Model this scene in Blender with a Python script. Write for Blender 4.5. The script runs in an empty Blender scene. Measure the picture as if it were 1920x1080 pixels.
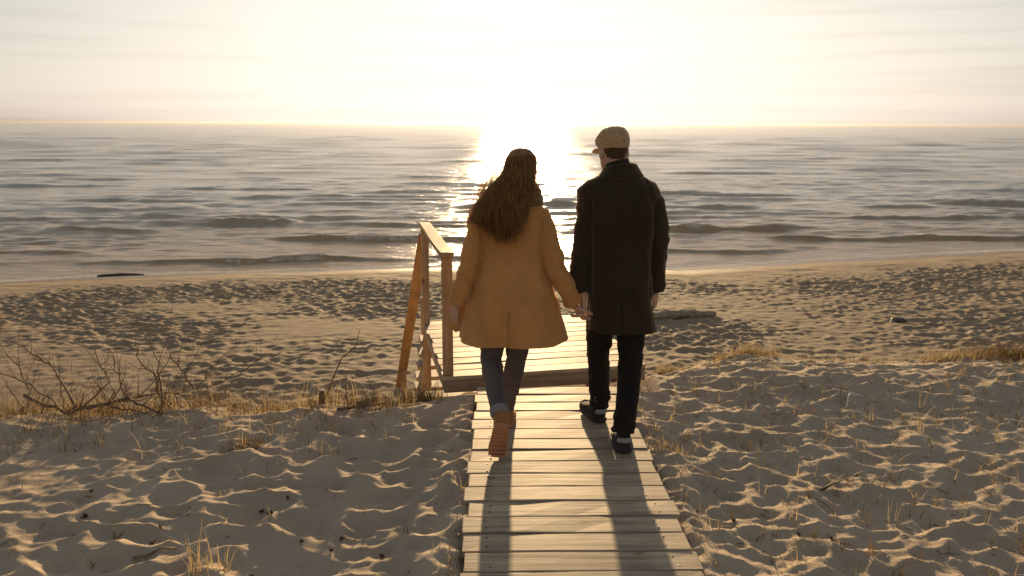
import bpy, bmesh, math, random
import numpy as np
from mathutils import Vector, Matrix

random.seed(11)
RNG = np.random.default_rng(7)
sc = bpy.context.scene
COL = sc.collection
R = math.radians

# ------------------------------------------------------------------ camera
FPX, CAM_H = 1440.0, 1.83                      # focal length in pixels of the 1920 px wide photograph, eye height above the boardwalk
PITCH, YAW, ROLL = math.atan(309 / FPX), R(1.07), R(0.21)
_F = Vector((math.sin(YAW) * math.cos(PITCH), math.cos(YAW) * math.cos(PITCH), -math.sin(PITCH)))
_R = Vector((math.cos(YAW), -math.sin(YAW), 0))
_U = _R.cross(_F)
_R2 = _R * math.cos(ROLL) + _U * math.sin(ROLL)
_U2 = _U * math.cos(ROLL) - _R * math.sin(ROLL)
cam_data = bpy.data.cameras.new('camera')
cam_data.sensor_width = 36.0
cam_data.lens = FPX / 1920 * 36.0
cam_data.clip_start, cam_data.clip_end = 0.05, 40000
cam_data.dof.use_dof = True
cam_data.dof.focus_distance = 4.35
cam_data.dof.aperture_fstop = 5.0
cam = bpy.data.objects.new('camera', cam_data)
cam.matrix_world = Matrix(((_R2.x, _U2.x, -_F.x, 0), (_R2.y, _U2.y, -_F.y, 0), (_R2.z, _U2.z, -_F.z, CAM_H), (0, 0, 0, 1)))
COL.objects.link(cam)
sc.camera = cam


def at(px, py, z=0.0):
    v = _F * FPX + _R2 * (px - 960) - _U2 * (py - 540)
    return Vector((0, 0, CAM_H)) + v * ((z - CAM_H) / v.z)


def atY(px, py, Y):
    v = _F * FPX + _R2 * (px - 960) - _U2 * (py - 540)
    return Vector((0, 0, CAM_H)) + v * (Y / v.y)


# ------------------------------------------------------------------ sky, sun, exposure
SUN_EL, SUN_AZ = R(6.8), R(2.125)
world = bpy.data.worlds.new('World')
sc.world = world
world.use_nodes = True
wn, wl = world.node_tree.nodes, world.node_tree.links
wn.clear()
w_out = wn.new('ShaderNodeOutputWorld')
w_bg = wn.new('ShaderNodeBackground')
sky = wn.new('ShaderNodeTexSky')
sky.sky_type = 'NISHITA'
sky.sun_disc = False
sky.sun_elevation = SUN_EL
sky.sun_rotation = SUN_AZ
sky.altitude = 0
sky.air_density = 1.0
sky.dust_density = 2.0
sky.ozone_density = 1.0
w_bg.inputs['Strength'].default_value = 0.132
# thin stratus: long flat streaks low over the sea, in every direction alike
tc = wn.new('ShaderNodeTexCoord')
mp = wn.new('ShaderNodeMapping')
mp.inputs['Scale'].default_value = (1.6, 1.6, 42.0)
mp.inputs['Location'].default_value = (0.35, 0.2, 0.4)
cn = wn.new('ShaderNodeTexNoise')
cn.inputs['Scale'].default_value = 1.7
cn.inputs['Detail'].default_value = 5.0
cn.inputs['Roughness'].default_value = 0.5
cr = wn.new('ShaderNodeValToRGB')
cr.color_ramp.elements[0].position = 0.50
cr.color_ramp.elements[0].color = (0, 0, 0, 1)
cr.color_ramp.elements[1].position = 0.68
cr.color_ramp.elements[1].color = (0.20, 0.20, 0.20, 1)
mx = wn.new('ShaderNodeMixRGB')
mx.blend_type = 'MULTIPLY'
mx.inputs['Color2'].default_value = (0.62, 0.58, 0.56, 1)
wl.new(tc.outputs['Generated'], mp.inputs['Vector'])
wl.new(mp.outputs['Vector'], cn.inputs['Vector'])
wl.new(cn.outputs['Fac'], cr.inputs['Fac'])
wl.new(cr.outputs['Color'], mx.inputs['Fac'])
veil = wn.new('ShaderNodeHueSaturation')          # a thin milky veil of high cloud takes most of the colour out
veil.inputs['Saturation'].default_value = 0.33
wl.new(sky.outputs['Color'], veil.inputs['Color'])
haze_veil = wn.new('ShaderNodeMixRGB')            # thin even overcast: part of the clear sky's light arrives spread evenly
haze_veil.inputs['Fac'].default_value = 0.0
haze_veil.inputs['Color2'].default_value = (9.6, 9.4, 9.1, 1)
lum = wn.new('ShaderNodeRGBToBW')                 # thin cloud spreads the brightest light round the sun: c / (1 + L / 6)
wl.new(veil.outputs['Color'], lum.inputs['Color'])
den = wn.new('ShaderNodeMath')
den.operation = 'MULTIPLY_ADD'
den.inputs[1].default_value = 1 / 6.0
den.inputs[2].default_value = 1.0
wl.new(lum.outputs['Val'], den.inputs[0])
rcp = wn.new('ShaderNodeMath')
rcp.operation = 'DIVIDE'
rcp.inputs[0].default_value = 1.0
wl.new(den.outputs[0], rcp.inputs[1])
soft = wn.new('ShaderNodeVectorMath')
soft.operation = 'SCALE'
wl.new(veil.outputs['Color'], soft.inputs[0])
wl.new(rcp.outputs[0], soft.inputs['Scale'])
wl.new(soft.outputs['Vector'], haze_veil.inputs['Color1'])
wl.new(haze_veil.outputs['Color'], mx.inputs['Color1'])
wl.new(mx.outputs['Color'], w_bg.inputs['Color'])
wl.new(w_bg.outputs['Background'], w_out.inputs['Surface'])

sun_data = bpy.data.lights.new('sun', 'SUN')
sun_data.energy = 5.0
sun_data.angle = R(1.2)
sun_data.color = (1.0, 0.69, 0.36)
sun = bpy.data.objects.new('sun', sun_data)
_sd = Vector((math.sin(SUN_AZ) * math.cos(SUN_EL), math.cos(SUN_AZ) * math.cos(SUN_EL), math.sin(SUN_EL)))
sun.rotation_euler = _sd.to_track_quat('Z', 'Y').to_euler()
sun.location = _sd * 60
COL.objects.link(sun)

sc.view_settings.view_transform = 'Standard'
sc.view_settings.look = 'None'
sc.view_settings.gamma = 1.0
sc.view_settings.use_curve_mapping = False
sc.view_settings.exposure = 0.74
sc.cycles.use_denoising = True
sc.cycles.max_bounces = 6
sc.cycles.diffuse_bounces = 3
sc.cycles.glossy_bounces = 3
sc.cycles.transmission_bounces = 3
sc.cycles.volume_bounces = 0
sc.cycles.sample_clamp_indirect = 6.0

# ------------------------------------------------------------------ helpers


def nodes(name):
    m = bpy.data.materials.new(name)
    m.use_nodes = True
    nt = m.node_tree
    return m, nt.nodes, nt.links, nt.nodes['Principled BSDF']


def N(ns, kind, **kw):
    n = ns.new(kind)
    for k, v in kw.items():
        if k in n.inputs:
            n.inputs[k].default_value = v
        else:
            setattr(n, k, v)
    return n


def ramp(ns, stops):
    n = ns.new('ShaderNodeValToRGB')
    cr_ = n.color_ramp
    while len(cr_.elements) < len(stops):
        cr_.elements.new(0.5)
    for e, (p, c) in zip(cr_.elements, stops):
        e.position = p
        e.color = (*c, 1) if len(c) == 3 else c
    return n


class MB:
    """Collects vertices and faces of one mesh."""

    def __init__(self):
        self.v, self.f = [], []

    def add(self, vs, fs):
        o = len(self.v)
        self.v.extend([tuple(p) for p in vs])
        self.f.extend([tuple(i + o for i in f) for f in fs])

    def loft(self, rings, caps=True):
        n = len(rings[0])
        vs = [p for r in rings for p in r]
        fs = []
        for k in range(len(rings) - 1):
            for i in range(n):
                j = (i + 1) % n
                fs.append((k * n + i, k * n + j, (k + 1) * n + j, (k + 1) * n + i))
        if caps:
            fs.append(tuple(range(n))[::-1])
            fs.append(tuple(range((len(rings) - 1) * n, len(rings) * n)))
        self.add(vs, fs)

    def stack(self, rows, n=28, e=2.0):
        """Horizontal rings: rows of (z, cx, cy, rx, ry)."""
        rings = []
        for z, cx, cy, rx, ry in rows:
            r = []
            for i in range(n):
                a = 2 * math.pi * i / n
                c, s = math.cos(a), math.sin(a)
                r.append((cx + rx * math.copysign(abs(c) ** (2 / e), c), cy + ry * math.copysign(abs(s) ** (2 / e), s), z))
            rings.append(r)
        self.loft(rings)

    def tube(self, pts, rad, n=10, caps=True, flat=1.0, up=None):
        pts = [Vector(p) for p in pts]
        if not hasattr(rad, '__len__'):
            rad = [rad] * len(pts)
        rings = []
        u = None
        for i, p in enumerate(pts):
            t = (pts[min(i + 1, len(pts) - 1)] - pts[max(i - 1, 0)])
            if t.length < 1e-9:
                t = Vector((0, 0, 1))
            t.normalize()
            if u is None:
                u = Vector(up) if up else (Vector((0, 0, 1)) if abs(t.z) < 0.9 else Vector((0, 1, 0)))
            u = (u - t * u.dot(t))
            if u.length < 1e-6:
                u = t.orthogonal()
            u.normalize()
            w = t.cross(u)
            rings.append([p + (u * math.cos(2 * math.pi * k / n) * flat + w * math.sin(2 * math.pi * k / n)) * rad[i] for k in range(n)])
        self.loft(rings, caps)

    def box(self, lo, hi, mat=None):
        x0, y0, z0 = lo
        x1, y1, z1 = hi
        vs = [Vector(p) for p in ((x0, y0, z0), (x1, y0, z0), (x1, y1, z0), (x0, y1, z0), (x0, y0, z1), (x1, y0, z1), (x1, y1, z1), (x0, y1, z1))]
        if mat:
            vs = [mat @ v for v in vs]
        self.add(vs, [(0, 3, 2, 1), (4, 5, 6, 7), (0, 1, 5, 4), (1, 2, 6, 5), (2, 3, 7, 6), (3, 0, 4, 7)])

    def ball(self, c, r, n=12, m=8, mat=None):
        rings = []
        for k in range(m + 1):
            th = math.pi * (0.03 + 0.94 * k / m)
            rings.append([Vector((math.sin(th) * math.cos(2 * math.pi * i / n) * r[0], math.sin(th) * math.sin(2 * math.pi * i / n) * r[1], -math.cos(th) * r[2])) for i in range(n)])
        rings = [[(mat @ p if mat else p) + Vector(c) for p in g] for g in rings]
        self.loft(rings)

    def mesh(self, name):
        me = bpy.data.meshes.new(name)
        me.from_pydata(self.v, [], self.f)
        me.update()
        return me


def link(name, me, mat=None, parent=None, smooth=False):
    o = bpy.data.objects.new(name, me)
    COL.objects.link(o)
    if mat and me is not None:
        me.materials.clear()
        me.materials.append(mat)
    if smooth:
        me.polygons.foreach_set('use_smooth', [True] * len(me.polygons))
    if parent:
        o.parent = parent
    return o


def empty(name, loc=(0, 0, 0)):
    o = bpy.data.objects.new(name, None)
    o.empty_display_size = 0.1
    COL.objects.link(o)
    o.location = loc
    return o


def tag(o, label=None, cat=None, group=None, kind=None):
    for k, v in (('label', label), ('category', cat), ('group', group), ('kind', kind)):
        if v:
            o[k] = v
    return o


def fuse(mb, voxel, smooth=6, displace=None):
    """One continuous skin over overlapping closed shapes."""
    me = mb.mesh('fuse')
    bm = bmesh.new()
    bm.from_mesh(me)
    bmesh.ops.recalc_face_normals(bm, faces=bm.faces)
    bm.to_mesh(me)
    bm.free()
    o = bpy.data.objects.new('fuse', me)
    COL.objects.link(o)
    m = o.modifiers.new('r', 'REMESH')
    m.mode = 'VOXEL'
    m.voxel_size = voxel
    m.adaptivity = 0
    if smooth:
        s = o.modifiers.new('s', 'SMOOTH')
        s.factor = 0.5
        s.iterations = smooth
    dg = bpy.context.evaluated_depsgraph_get()
    dg.update()
    out = bpy.data.meshes.new_from_object(o.evaluated_get(dg))
    bpy.data.objects.remove(o)
    bpy.data.meshes.remove(me)
    if displace:
        n = len(out.vertices)
        co = np.empty(n * 3)
        out.vertices.foreach_get('co', co)
        no = np.empty(n * 3)
        out.vertices.foreach_get('normal', no)
        co, no = co.reshape(-1, 3), no.reshape(-1, 3)
        co = co + no * displace(co, no)[:, None]
        out.vertices.foreach_set('co', co.ravel())
        out.update()
    return out


# ---- numpy noise
def _hash(ix, iy, seed):
    h = (ix.astype(np.int64) * 374761393 + iy.astype(np.int64) * 668265263 + seed * 974634211) & 0xFFFFFFFF
    h = ((h ^ (h >> 13)) * 1274126177) & 0xFFFFFFFF
    h = ((h ^ (h >> 16)) * 2246822519) & 0xFFFFFFFF
    return ((h ^ (h >> 15)) & 0xFFFFFF) / float(0xFFFFFF)


def vnoise(x, y, seed=0):
    ix, iy = np.floor(x), np.floor(y)
    fx, fy = x - ix, y - iy
    fx, fy = fx * fx * fx * (fx * (fx * 6 - 15) + 10), fy * fy * fy * (fy * (fy * 6 - 15) + 10)
    a, b = _hash(ix, iy, seed), _hash(ix + 1, iy, seed)
    c, d = _hash(ix, iy + 1, seed), _hash(ix + 1, iy + 1, seed)
    return (a + (b - a) * fx) * (1 - fy) + (c + (d - c) * fx) * fy - 0.5


def fbm(x, y, seed=0, oct=3):
    s, a = 0, 1.0
    for k in range(oct):
        s = s + a * vnoise(x * 2 ** k + 13.7 * k, y * 2 ** k - 7.1 * k, seed + k)
        a *= 0.5
    return s


def bowls(x, y, s, seed, k=1.0):
    """Lowest of many paraboloid hollows, one per jittered cell: round pits that meet in sharp crests. About -0.5..0.5."""
    gx, gy = x / s, y / s
    ix, iy = np.floor(gx), np.floor(gy)
    best = np.full(x.shape, 9.0)
    for dx in (-1, 0, 1):
        for dy in (-1, 0, 1):
            cx, cy = ix + dx, iy + dy
            px = cx + 0.1 + 0.8 * _hash(cx, cy, seed)
            py = cy + 0.1 + 0.8 * _hash(cx, cy, seed + 1)
            d = ((gx - px) ** 2 + (gy - py) ** 2) * k + 0.55 * _hash(cx, cy, seed + 2)
            # soft minimum
            h = np.clip(0.5 + 0.5 * (d - best) / 0.035, 0, 1)
            best = d * (1 - h) + best * h - 0.035 * h * (1 - h)
    return best - 0.55


def sstep(a, b, t):
    u = np.clip((t - a) / (b - a), 0, 1)
    return u * u * (3 - 2 * u)


def grid_mesh(name, X, Y, Z, attrs=None):
    r, c = X.shape
    me = bpy.data.meshes.new(name)
    nv = r * c
    idx = np.arange(nv).reshape(r, c)
    q = np.stack([idx[:-1, :-1], idx[:-1, 1:], idx[1:, 1:], idx[1:, :-1]], -1).reshape(-1, 4)
    me.vertices.add(nv)
    me.vertices.foreach_set('co', np.stack([X, Y, Z], -1).astype(np.float32).ravel())
    me.loops.add(q.size)
    me.loops.foreach_set('vertex_index', q.ravel().astype(np.int32))
    me.polygons.add(len(q))
    me.polygons.foreach_set('loop_start', (np.arange(len(q)) * 4).astype(np.int32))
    me.polygons.foreach_set('use_smooth', np.ones(len(q), dtype=bool))
    me.update(calc_edges=True)
    for k, a in (attrs or {}).items():
        at_ = me.attributes.new(k, 'FLOAT', 'POINT')
        at_.data.foreach_set('value', a.astype(np.float32).ravel())
    return me


# ------------------------------------------------------------------ materials
def mat_sand(name, wet=False):
    m, ns, ln, b = nodes(name)
    tcn = N(ns, 'ShaderNodeNewGeometry')
    n1 = N(ns, 'ShaderNodeTexNoise', Scale=2.2, Detail=5.0, Roughness=0.6)
    n2 = N(ns, 'ShaderNodeTexNoise', Scale=260.0, Detail=2.0)
    n3 = N(ns, 'ShaderNodeTexNoise', Scale=38.0, Detail=4.0, Roughness=0.65)
    for n in (n1, n2, n3):
        ln.new(tcn.outputs['Position'], n.inputs['Vector'])
    r1 = ramp(ns, [(0.25, (0.375, 0.298, 0.218)), (0.75, (0.535, 0.43, 0.32))])
    ln.new(n1.outputs['Fac'], r1.inputs['Fac'])
    r2 = ramp(ns, [(0.25, (0.70, 0.68, 0.66)), (0.6, (1.05, 1.04, 1.02))])
    ln.new(n2.outputs['Fac'], r2.inputs['Fac'])
    mul = N(ns, 'ShaderNodeMixRGB', blend_type='MULTIPLY', Fac=0.8)
    ln.new(r1.outputs['Color'], mul.inputs['Color1'])
    ln.new(r2.outputs['Color'], mul.inputs['Color2'])
    col = mul.outputs['Color']
    b.inputs['Roughness'].default_value = 0.92
    b.inputs['Specular IOR Level'].default_value = 0.2
    if wet:
        r1.color_ramp.elements[0].color = (0.25, 0.188, 0.128, 1)
        r1.color_ramp.elements[1].color = (0.36, 0.28, 0.196, 1)
        a = N(ns, 'ShaderNodeAttribute', attribute_name='wet')
        dk = N(ns, 'ShaderNodeMixRGB', blend_type='MULTIPLY')
        dk.inputs['Color2'].default_value = (0.46, 0.38, 0.30, 1)
        ln.new(a.outputs['Fac'], dk.inputs['Fac'])
        ln.new(col, dk.inputs['Color1'])
        col = dk.outputs['Color']
        rr = N(ns, 'ShaderNodeMapRange')
        rr.inputs['To Min'].default_value = 0.92
        rr.inputs['To Max'].default_value = 0.30
        ln.new(a.outputs['Fac'], rr.inputs['Value'])
        ln.new(rr.outputs['Result'], b.inputs['Roughness'])
    ln.new(col, b.inputs['Base Color'])
    bp = N(ns, 'ShaderNodeBump', Strength=0.35, Distance=0.006)
    bp2 = N(ns, 'ShaderNodeBump', Strength=0.5, Distance=0.012)
    ln.new(n2.outputs['Fac'], bp.inputs['Height'])
    ln.new(n3.outputs['Fac'], bp2.inputs['Height'])
    ln.new(bp2.outputs['Normal'], bp.inputs['Normal'])
    ln.new(bp.outputs['Normal'], b.inputs['Normal'])
    return m


def mat_wood(name, dark, light, grain_axis='x', rough=0.7):
    m, ns, ln, b = nodes(name)
    t = N(ns, 'ShaderNodeTexCoord')
    oi = N(ns, 'ShaderNodeObjectInfo')
    mp_ = N(ns, 'ShaderNodeMapping')
    s = {'x': (1.6, 26, 26), 'y': (26, 1.6, 26), 'z': (26, 26, 1.6)}[grain_axis]
    mp_.inputs['Scale'].default_value = s
    off = N(ns, 'ShaderNodeVectorMath', operation='SCALE')
    off.inputs[0].default_value = (37.0, 91.0, 53.0)
    ln.new(oi.outputs['Random'], off.inputs['Scale'])
    ad = N(ns, 'ShaderNodeVectorMath', operation='ADD')
    ln.new(t.outputs['Object'], ad.inputs[0])
    ln.new(off.outputs['Vector'], ad.inputs[1])
    ln.new(ad.outputs['Vector'], mp_.inputs['Vector'])
    g = N(ns, 'ShaderNodeTexNoise', Scale=1.0, Detail=6.0, Roughness=0.65, Distortion=0.6)
    ln.new(mp_.outputs['Vector'], g.inputs['Vector'])
    big = N(ns, 'ShaderNodeTexNoise', Scale=5.0, Detail=3.0)
    ln.new(ad.outputs['Vector'], big.inputs['Vector'])
    r1 = ramp(ns, [(0.30, dark), (0.52, tuple((a + c) / 2 for a, c in zip(dark, light))), (0.72, light)])
    ln.new(g.outputs['Fac'], r1.inputs['Fac'])
    r2 = ramp(ns, [(0.3, (0.72, 0.70, 0.68)), (0.7, (1.08, 1.06, 1.03))])
    ln.new(big.outputs['Fac'], r2.inputs['Fac'])
    mul = N(ns, 'ShaderNodeMixRGB', blend_type='MULTIPLY', Fac=1.0)
    ln.new(r1.outputs['Color'], mul.inputs['Color1'])
    ln.new(r2.outputs['Color'], mul.inputs['Color2'])
    # knots
    mk = N(ns, 'ShaderNodeMapping')
    mk.inputs['Scale'].default_value = {'x': (2.6, 5.0, 5.0), 'y': (5.0, 2.6, 5.0), 'z': (5.0, 5.0, 2.6)}[grain_axis]
    ln.new(ad.outputs['Vector'], mk.inputs['Vector'])
    vo = N(ns, 'ShaderNodeTexVoronoi', Scale=1.0)
    ln.new(mk.outputs['Vector'], vo.inputs['Vector'])
    rk = ramp(ns, [(0.03, (0.30, 0.20, 0.12)), (0.085, (0.75, 0.66, 0.56)), (0.12, (1, 1, 1))])
    ln.new(vo.outputs['Distance'], rk.inputs['Fac'])
    mk2 = N(ns, 'ShaderNodeMixRGB', blend_type='MULTIPLY', Fac=1.0)
    ln.new(mul.outputs['Color'], mk2.inputs['Color1'])
    ln.new(rk.outputs['Color'], mk2.inputs['Color2'])
    # each board its own tone
    tone = N(ns, 'ShaderNodeMapRange')
    tone.inputs['To Min'].default_value = 0.78
    tone.inputs['To Max'].default_value = 1.12
    ln.new(oi.outputs['Random'], tone.inputs['Value'])
    tm = N(ns, 'ShaderNodeVectorMath', operation='SCALE')
    ln.new(mk2.outputs['Color'], tm.inputs[0])
    ln.new(tone.outputs['Result'], tm.inputs['Scale'])
    ln.new(tm.outputs['Vector'], b.inputs['Base Color'])
    b.inputs['Roughness'].default_value = rough
    b.inputs['Specular IOR Level'].default_value = 0.3
    bp = N(ns, 'ShaderNodeBump', Strength=0.5, Distance=0.003)
    ln.new(g.outputs['Fac'], bp.inputs['Height'])
    ln.new(bp.outputs['Normal'], b.inputs['Normal'])
    return m


def mat_cloth(name, c1, c2, scale=420, sheen=0.35, sheen_tint=(1, 0.8, 0.5), bump=0.4, rough=0.9):
    m, ns, ln, b = nodes(name)
    t = N(ns, 'ShaderNodeNewGeometry')
    n1 = N(ns, 'ShaderNodeTexNoise', Scale=float(scale), Detail=3.0, Roughness=0.7)
    n2 = N(ns, 'ShaderNodeTexNoise', Scale=9.0, Detail=4.0)
    ln.new(t.outputs['Position'], n1.inputs['Vector'])
    ln.new(t.outputs['Position'], n2.inputs['Vector'])
    mixf = N(ns, 'ShaderNodeMath', operation='ADD')
    ln.new(n1.outputs['Fac'], mixf.inputs[0])
    ln.new(n2.outputs['Fac'], mixf.inputs[1])
    r1 = ramp(ns, [(0.36, c1), (0.64, c2)])
    hf = N(ns, 'ShaderNodeMath', operation='MULTIPLY')
    hf.inputs[1].default_value = 0.5
    ln.new(mixf.outputs[0], hf.inputs[0])
    ln.new(hf.outputs[0], r1.inputs['Fac'])
    ln.new(r1.outputs['Color'], b.inputs['Base Color'])
    b.inputs['Roughness'].default_value = rough
    b.inputs['Specular IOR Level'].default_value = 0.15
    b.inputs['Sheen Weight'].default_value = sheen
    b.inputs['Sheen Roughness'].default_value = 0.4
    b.inputs['Sheen Tint'].default_value = (*sheen_tint, 1)
    bp = N(ns, 'ShaderNodeBump', Strength=bump, Distance=0.003)
    ln.new(n1.outputs['Fac'], bp.inputs['Height'])
    ln.new(bp.outputs['Normal'], b.inputs['Normal'])
    return m


def mat_leafy(name, c1, c2, trans=0.5, rough=0.6):
    """Thin dry leaf or hair: light passes through."""
    m, ns, ln, b = nodes(name)
    t = N(ns, 'ShaderNodeNewGeometry')
    n1 = N(ns, 'ShaderNodeTexNoise', Scale=7.0, Detail=3.0)
    ln.new(t.outputs['Position'], n1.inputs['Vector'])
    r1 = ramp(ns, [(0.35, c1), (0.65, c2)])
    ln.new(n1.outputs['Fac'], r1.inputs['Fac'])
    ln.new(r1.outputs['Color'], b.inputs['Base Color'])
    b.inputs['Roughness'].default_value = rough
    tr = N(ns, 'ShaderNodeBsdfTranslucent')
    ln.new(r1.outputs['Color'], tr.inputs['Color'])
    mxs = N(ns, 'ShaderNodeMixShader')
    mxs.inputs['Fac'].default_value = trans
    ln.new(b.outputs['BSDF'], mxs.inputs[1])
    ln.new(tr.outputs['BSDF'], mxs.inputs[2])
    ln.new(mxs.outputs['Shader'], ns['Material Output'].inputs['Surface'])
    return m


def mat_hair(name, dark, light):
    m = mat_leafy(name, dark, light, 0.62, 0.45)
    ns, ln = m.node_tree.nodes, m.node_tree.links
    g = [n for n in ns if n.type == 'NEW_GEOMETRY'][0]
    nz = [n for n in ns if n.type == 'TEX_NOISE'][0]
    mp_ = N(ns, 'ShaderNodeMapping')
    mp_.inputs['Scale'].default_value = (26, 14, 1.1)
    mp_.inputs['Rotation'].default_value = (0, R(-14), 0)
    ln.new(g.outputs['Position'], mp_.inputs['Vector'])
    ln.new(mp_.outputs['Vector'], nz.inputs['Vector'])
    return m


def mat_plain(name, c1, c2, scale=30, rough=0.6, bump=0.2):
    m, ns, ln, b = nodes(name)
    t = N(ns, 'ShaderNodeNewGeometry')
    n1 = N(ns, 'ShaderNodeTexNoise', Scale=float(scale), Detail=4.0)
    ln.new(t.outputs['Position'], n1.inputs['Vector'])
    r1 = ramp(ns, [(0.35, c1), (0.65, c2)])
    ln.new(n1.outputs['Fac'], r1.inputs['Fac'])
    ln.new(r1.outputs['Color'], b.inputs['Base Color'])
    b.inputs['Roughness'].default_value = rough
    bp = N(ns, 'ShaderNodeBump', Strength=bump, Distance=0.004)
    ln.new(n1.outputs['Fac'], bp.inputs['Height'])
    ln.new(bp.outputs['Normal'], b.inputs['Normal'])
    return m


def mat_sea():
    m, ns, ln, b = nodes('sea water')
    t = N(ns, 'ShaderNodeNewGeometry')
    sh = N(ns, 'ShaderNodeAttribute', attribute_name='shallow')     # stirred-up sand browns the shallows
    cm = N(ns, 'ShaderNodeMixRGB')
    cm.inputs['Color1'].default_value = (0.46, 0.40, 0.31, 1)
    cm.inputs['Color2'].default_value = (0.36, 0.24, 0.125, 1)
    ln.new(sh.outputs['Fac'], cm.inputs['Fac'])
    ln.new(cm.outputs['Color'], b.inputs['Base Color'])
    b.inputs['Roughness'].default_value = 0.17
    b.inputs['IOR'].default_value = 1.333
    m1 = N(ns, 'ShaderNodeMapping')
    m1.inputs['Scale'].default_value = (1.3, 3.2, 1)
    ln.new(t.outputs['Position'], m1.inputs['Vector'])
    n1 = N(ns, 'ShaderNodeTexNoise', Scale=1.0, Detail=6.0, Roughness=0.62, Distortion=0.4)
    ln.new(m1.outputs['Vector'], n1.inputs['Vector'])
    m2 = N(ns, 'ShaderNodeMapping')
    m2.inputs['Scale'].default_value = (0.16, 0.5, 1)
    ln.new(t.outputs['Position'], m2.inputs['Vector'])
    n2 = N(ns, 'ShaderNodeTexNoise', Scale=1.0, Detail=4.0, Roughness=0.6)
    ln.new(m2.outputs['Vector'], n2.inputs['Vector'])
    bp = N(ns, 'ShaderNodeBump', Strength=1.0, Distance=0.11)
    ln.new(n1.outputs['Fac'], bp.inputs['Height'])
    bp2 = N(ns, 'ShaderNodeBump', Strength=1.0, Distance=0.18)
    ln.new(n2.outputs['Fac'], bp2.inputs['Height'])
    ln.new(bp2.outputs['Normal'], bp.inputs['Normal'])
    ln.new(bp.outputs['Normal'], b.inputs['Normal'])
    # foam where crests break
    a = N(ns, 'ShaderNodeAttribute', attribute_name='foam')
    n3 = N(ns, 'ShaderNodeTexNoise', Scale=5.0, Detail=7.0, Roughness=0.75)
    ln.new(t.outputs['Position'], n3.inputs['Vector'])
    ad = N(ns, 'ShaderNodeMath', operation='ADD')
    ln.new(a.outputs['Fac'], ad.inputs[0])
    ln.new(n3.outputs['Fac'], ad.inputs[1])
    rf = ramp(ns, [(0.72, (0, 0, 0)), (0.90, (0.8, 0.8, 0.8))])
    hm = N(ns, 'ShaderNodeMath', operation='MULTIPLY')
    hm.inputs[1].default_value = 0.8
    ln.new(ad.outputs[0], hm.inputs[0])
    ln.new(hm.outputs[0], rf.inputs['Fac'])
    fo = N(ns, 'ShaderNodeBsdfDiffuse')
    fo.inputs['Color'].default_value = (0.75, 0.70, 0.62, 1)
    mxs = N(ns, 'ShaderNodeMixShader')
    ln.new(rf.outputs['Color'], mxs.inputs['Fac'])
    ln.new(b.outputs['BSDF'], mxs.inputs[1])
    ln.new(fo.outputs['BSDF'], mxs.inputs[2])
    ln.new(mxs.outputs['Shader'], ns['Material Output'].inputs['Surface'])
    return m


M_SAND = mat_sand('dune sand')
M_BEACH = mat_sand('beach sand', wet=True)
M_SEA = mat_sea()
M_PLANK = mat_wood('weathered plank', (0.26, 0.195, 0.13), (0.63, 0.505, 0.365), 'x', 0.62)
M_PLANK_Y = mat_wood('pale timber along', (0.30, 0.22, 0.14), (0.52, 0.41, 0.28), 'y')
M_POST = mat_wood('pale timber upright', (0.32, 0.20, 0.105), (0.55, 0.38, 0.22), 'z')
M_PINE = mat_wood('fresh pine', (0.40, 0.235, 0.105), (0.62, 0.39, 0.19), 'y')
M_JOIST = mat_wood('dark joist', (0.10, 0.075, 0.05), (0.20, 0.155, 0.11), 'y')

# ------------------------------------------------------------------ terrain
SEA = -2.6
CREST_X = [-30, -6, -3.1, -2.7, -2.2, -1.6, -0.8, 0.0, 0.9, 1.3, 2.1, 3.0, 3.85, 4.5, 8, 40]
CREST_Y = [4.6, 4.5, 4.45, 4.4, 4.55, 4.65, 4.7, 5.1, 5.45, 5.55, 5.8, 5.7, 5.85, 5.8, 5.9, 6.2]
WATER_X = [-60, -25, -14, -8.5, -2.6, 1.5, 5.3, 10, 19, 30, 70]
WATER_Y = [17.0, 19.4, 21.4, 22.8, 23.6, 23.5, 23.25, 24.8, 27.0, 28.6, 33]


def shore_y(x):
    s = np.interp(x, WATER_X, WATER_Y)
    return s + 0.25 * vnoise(x * 0.35, x * 0 + 3.3, 91) + 0.1 * vnoise(x * 1.3, x * 0 + 1.3, 92)


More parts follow.
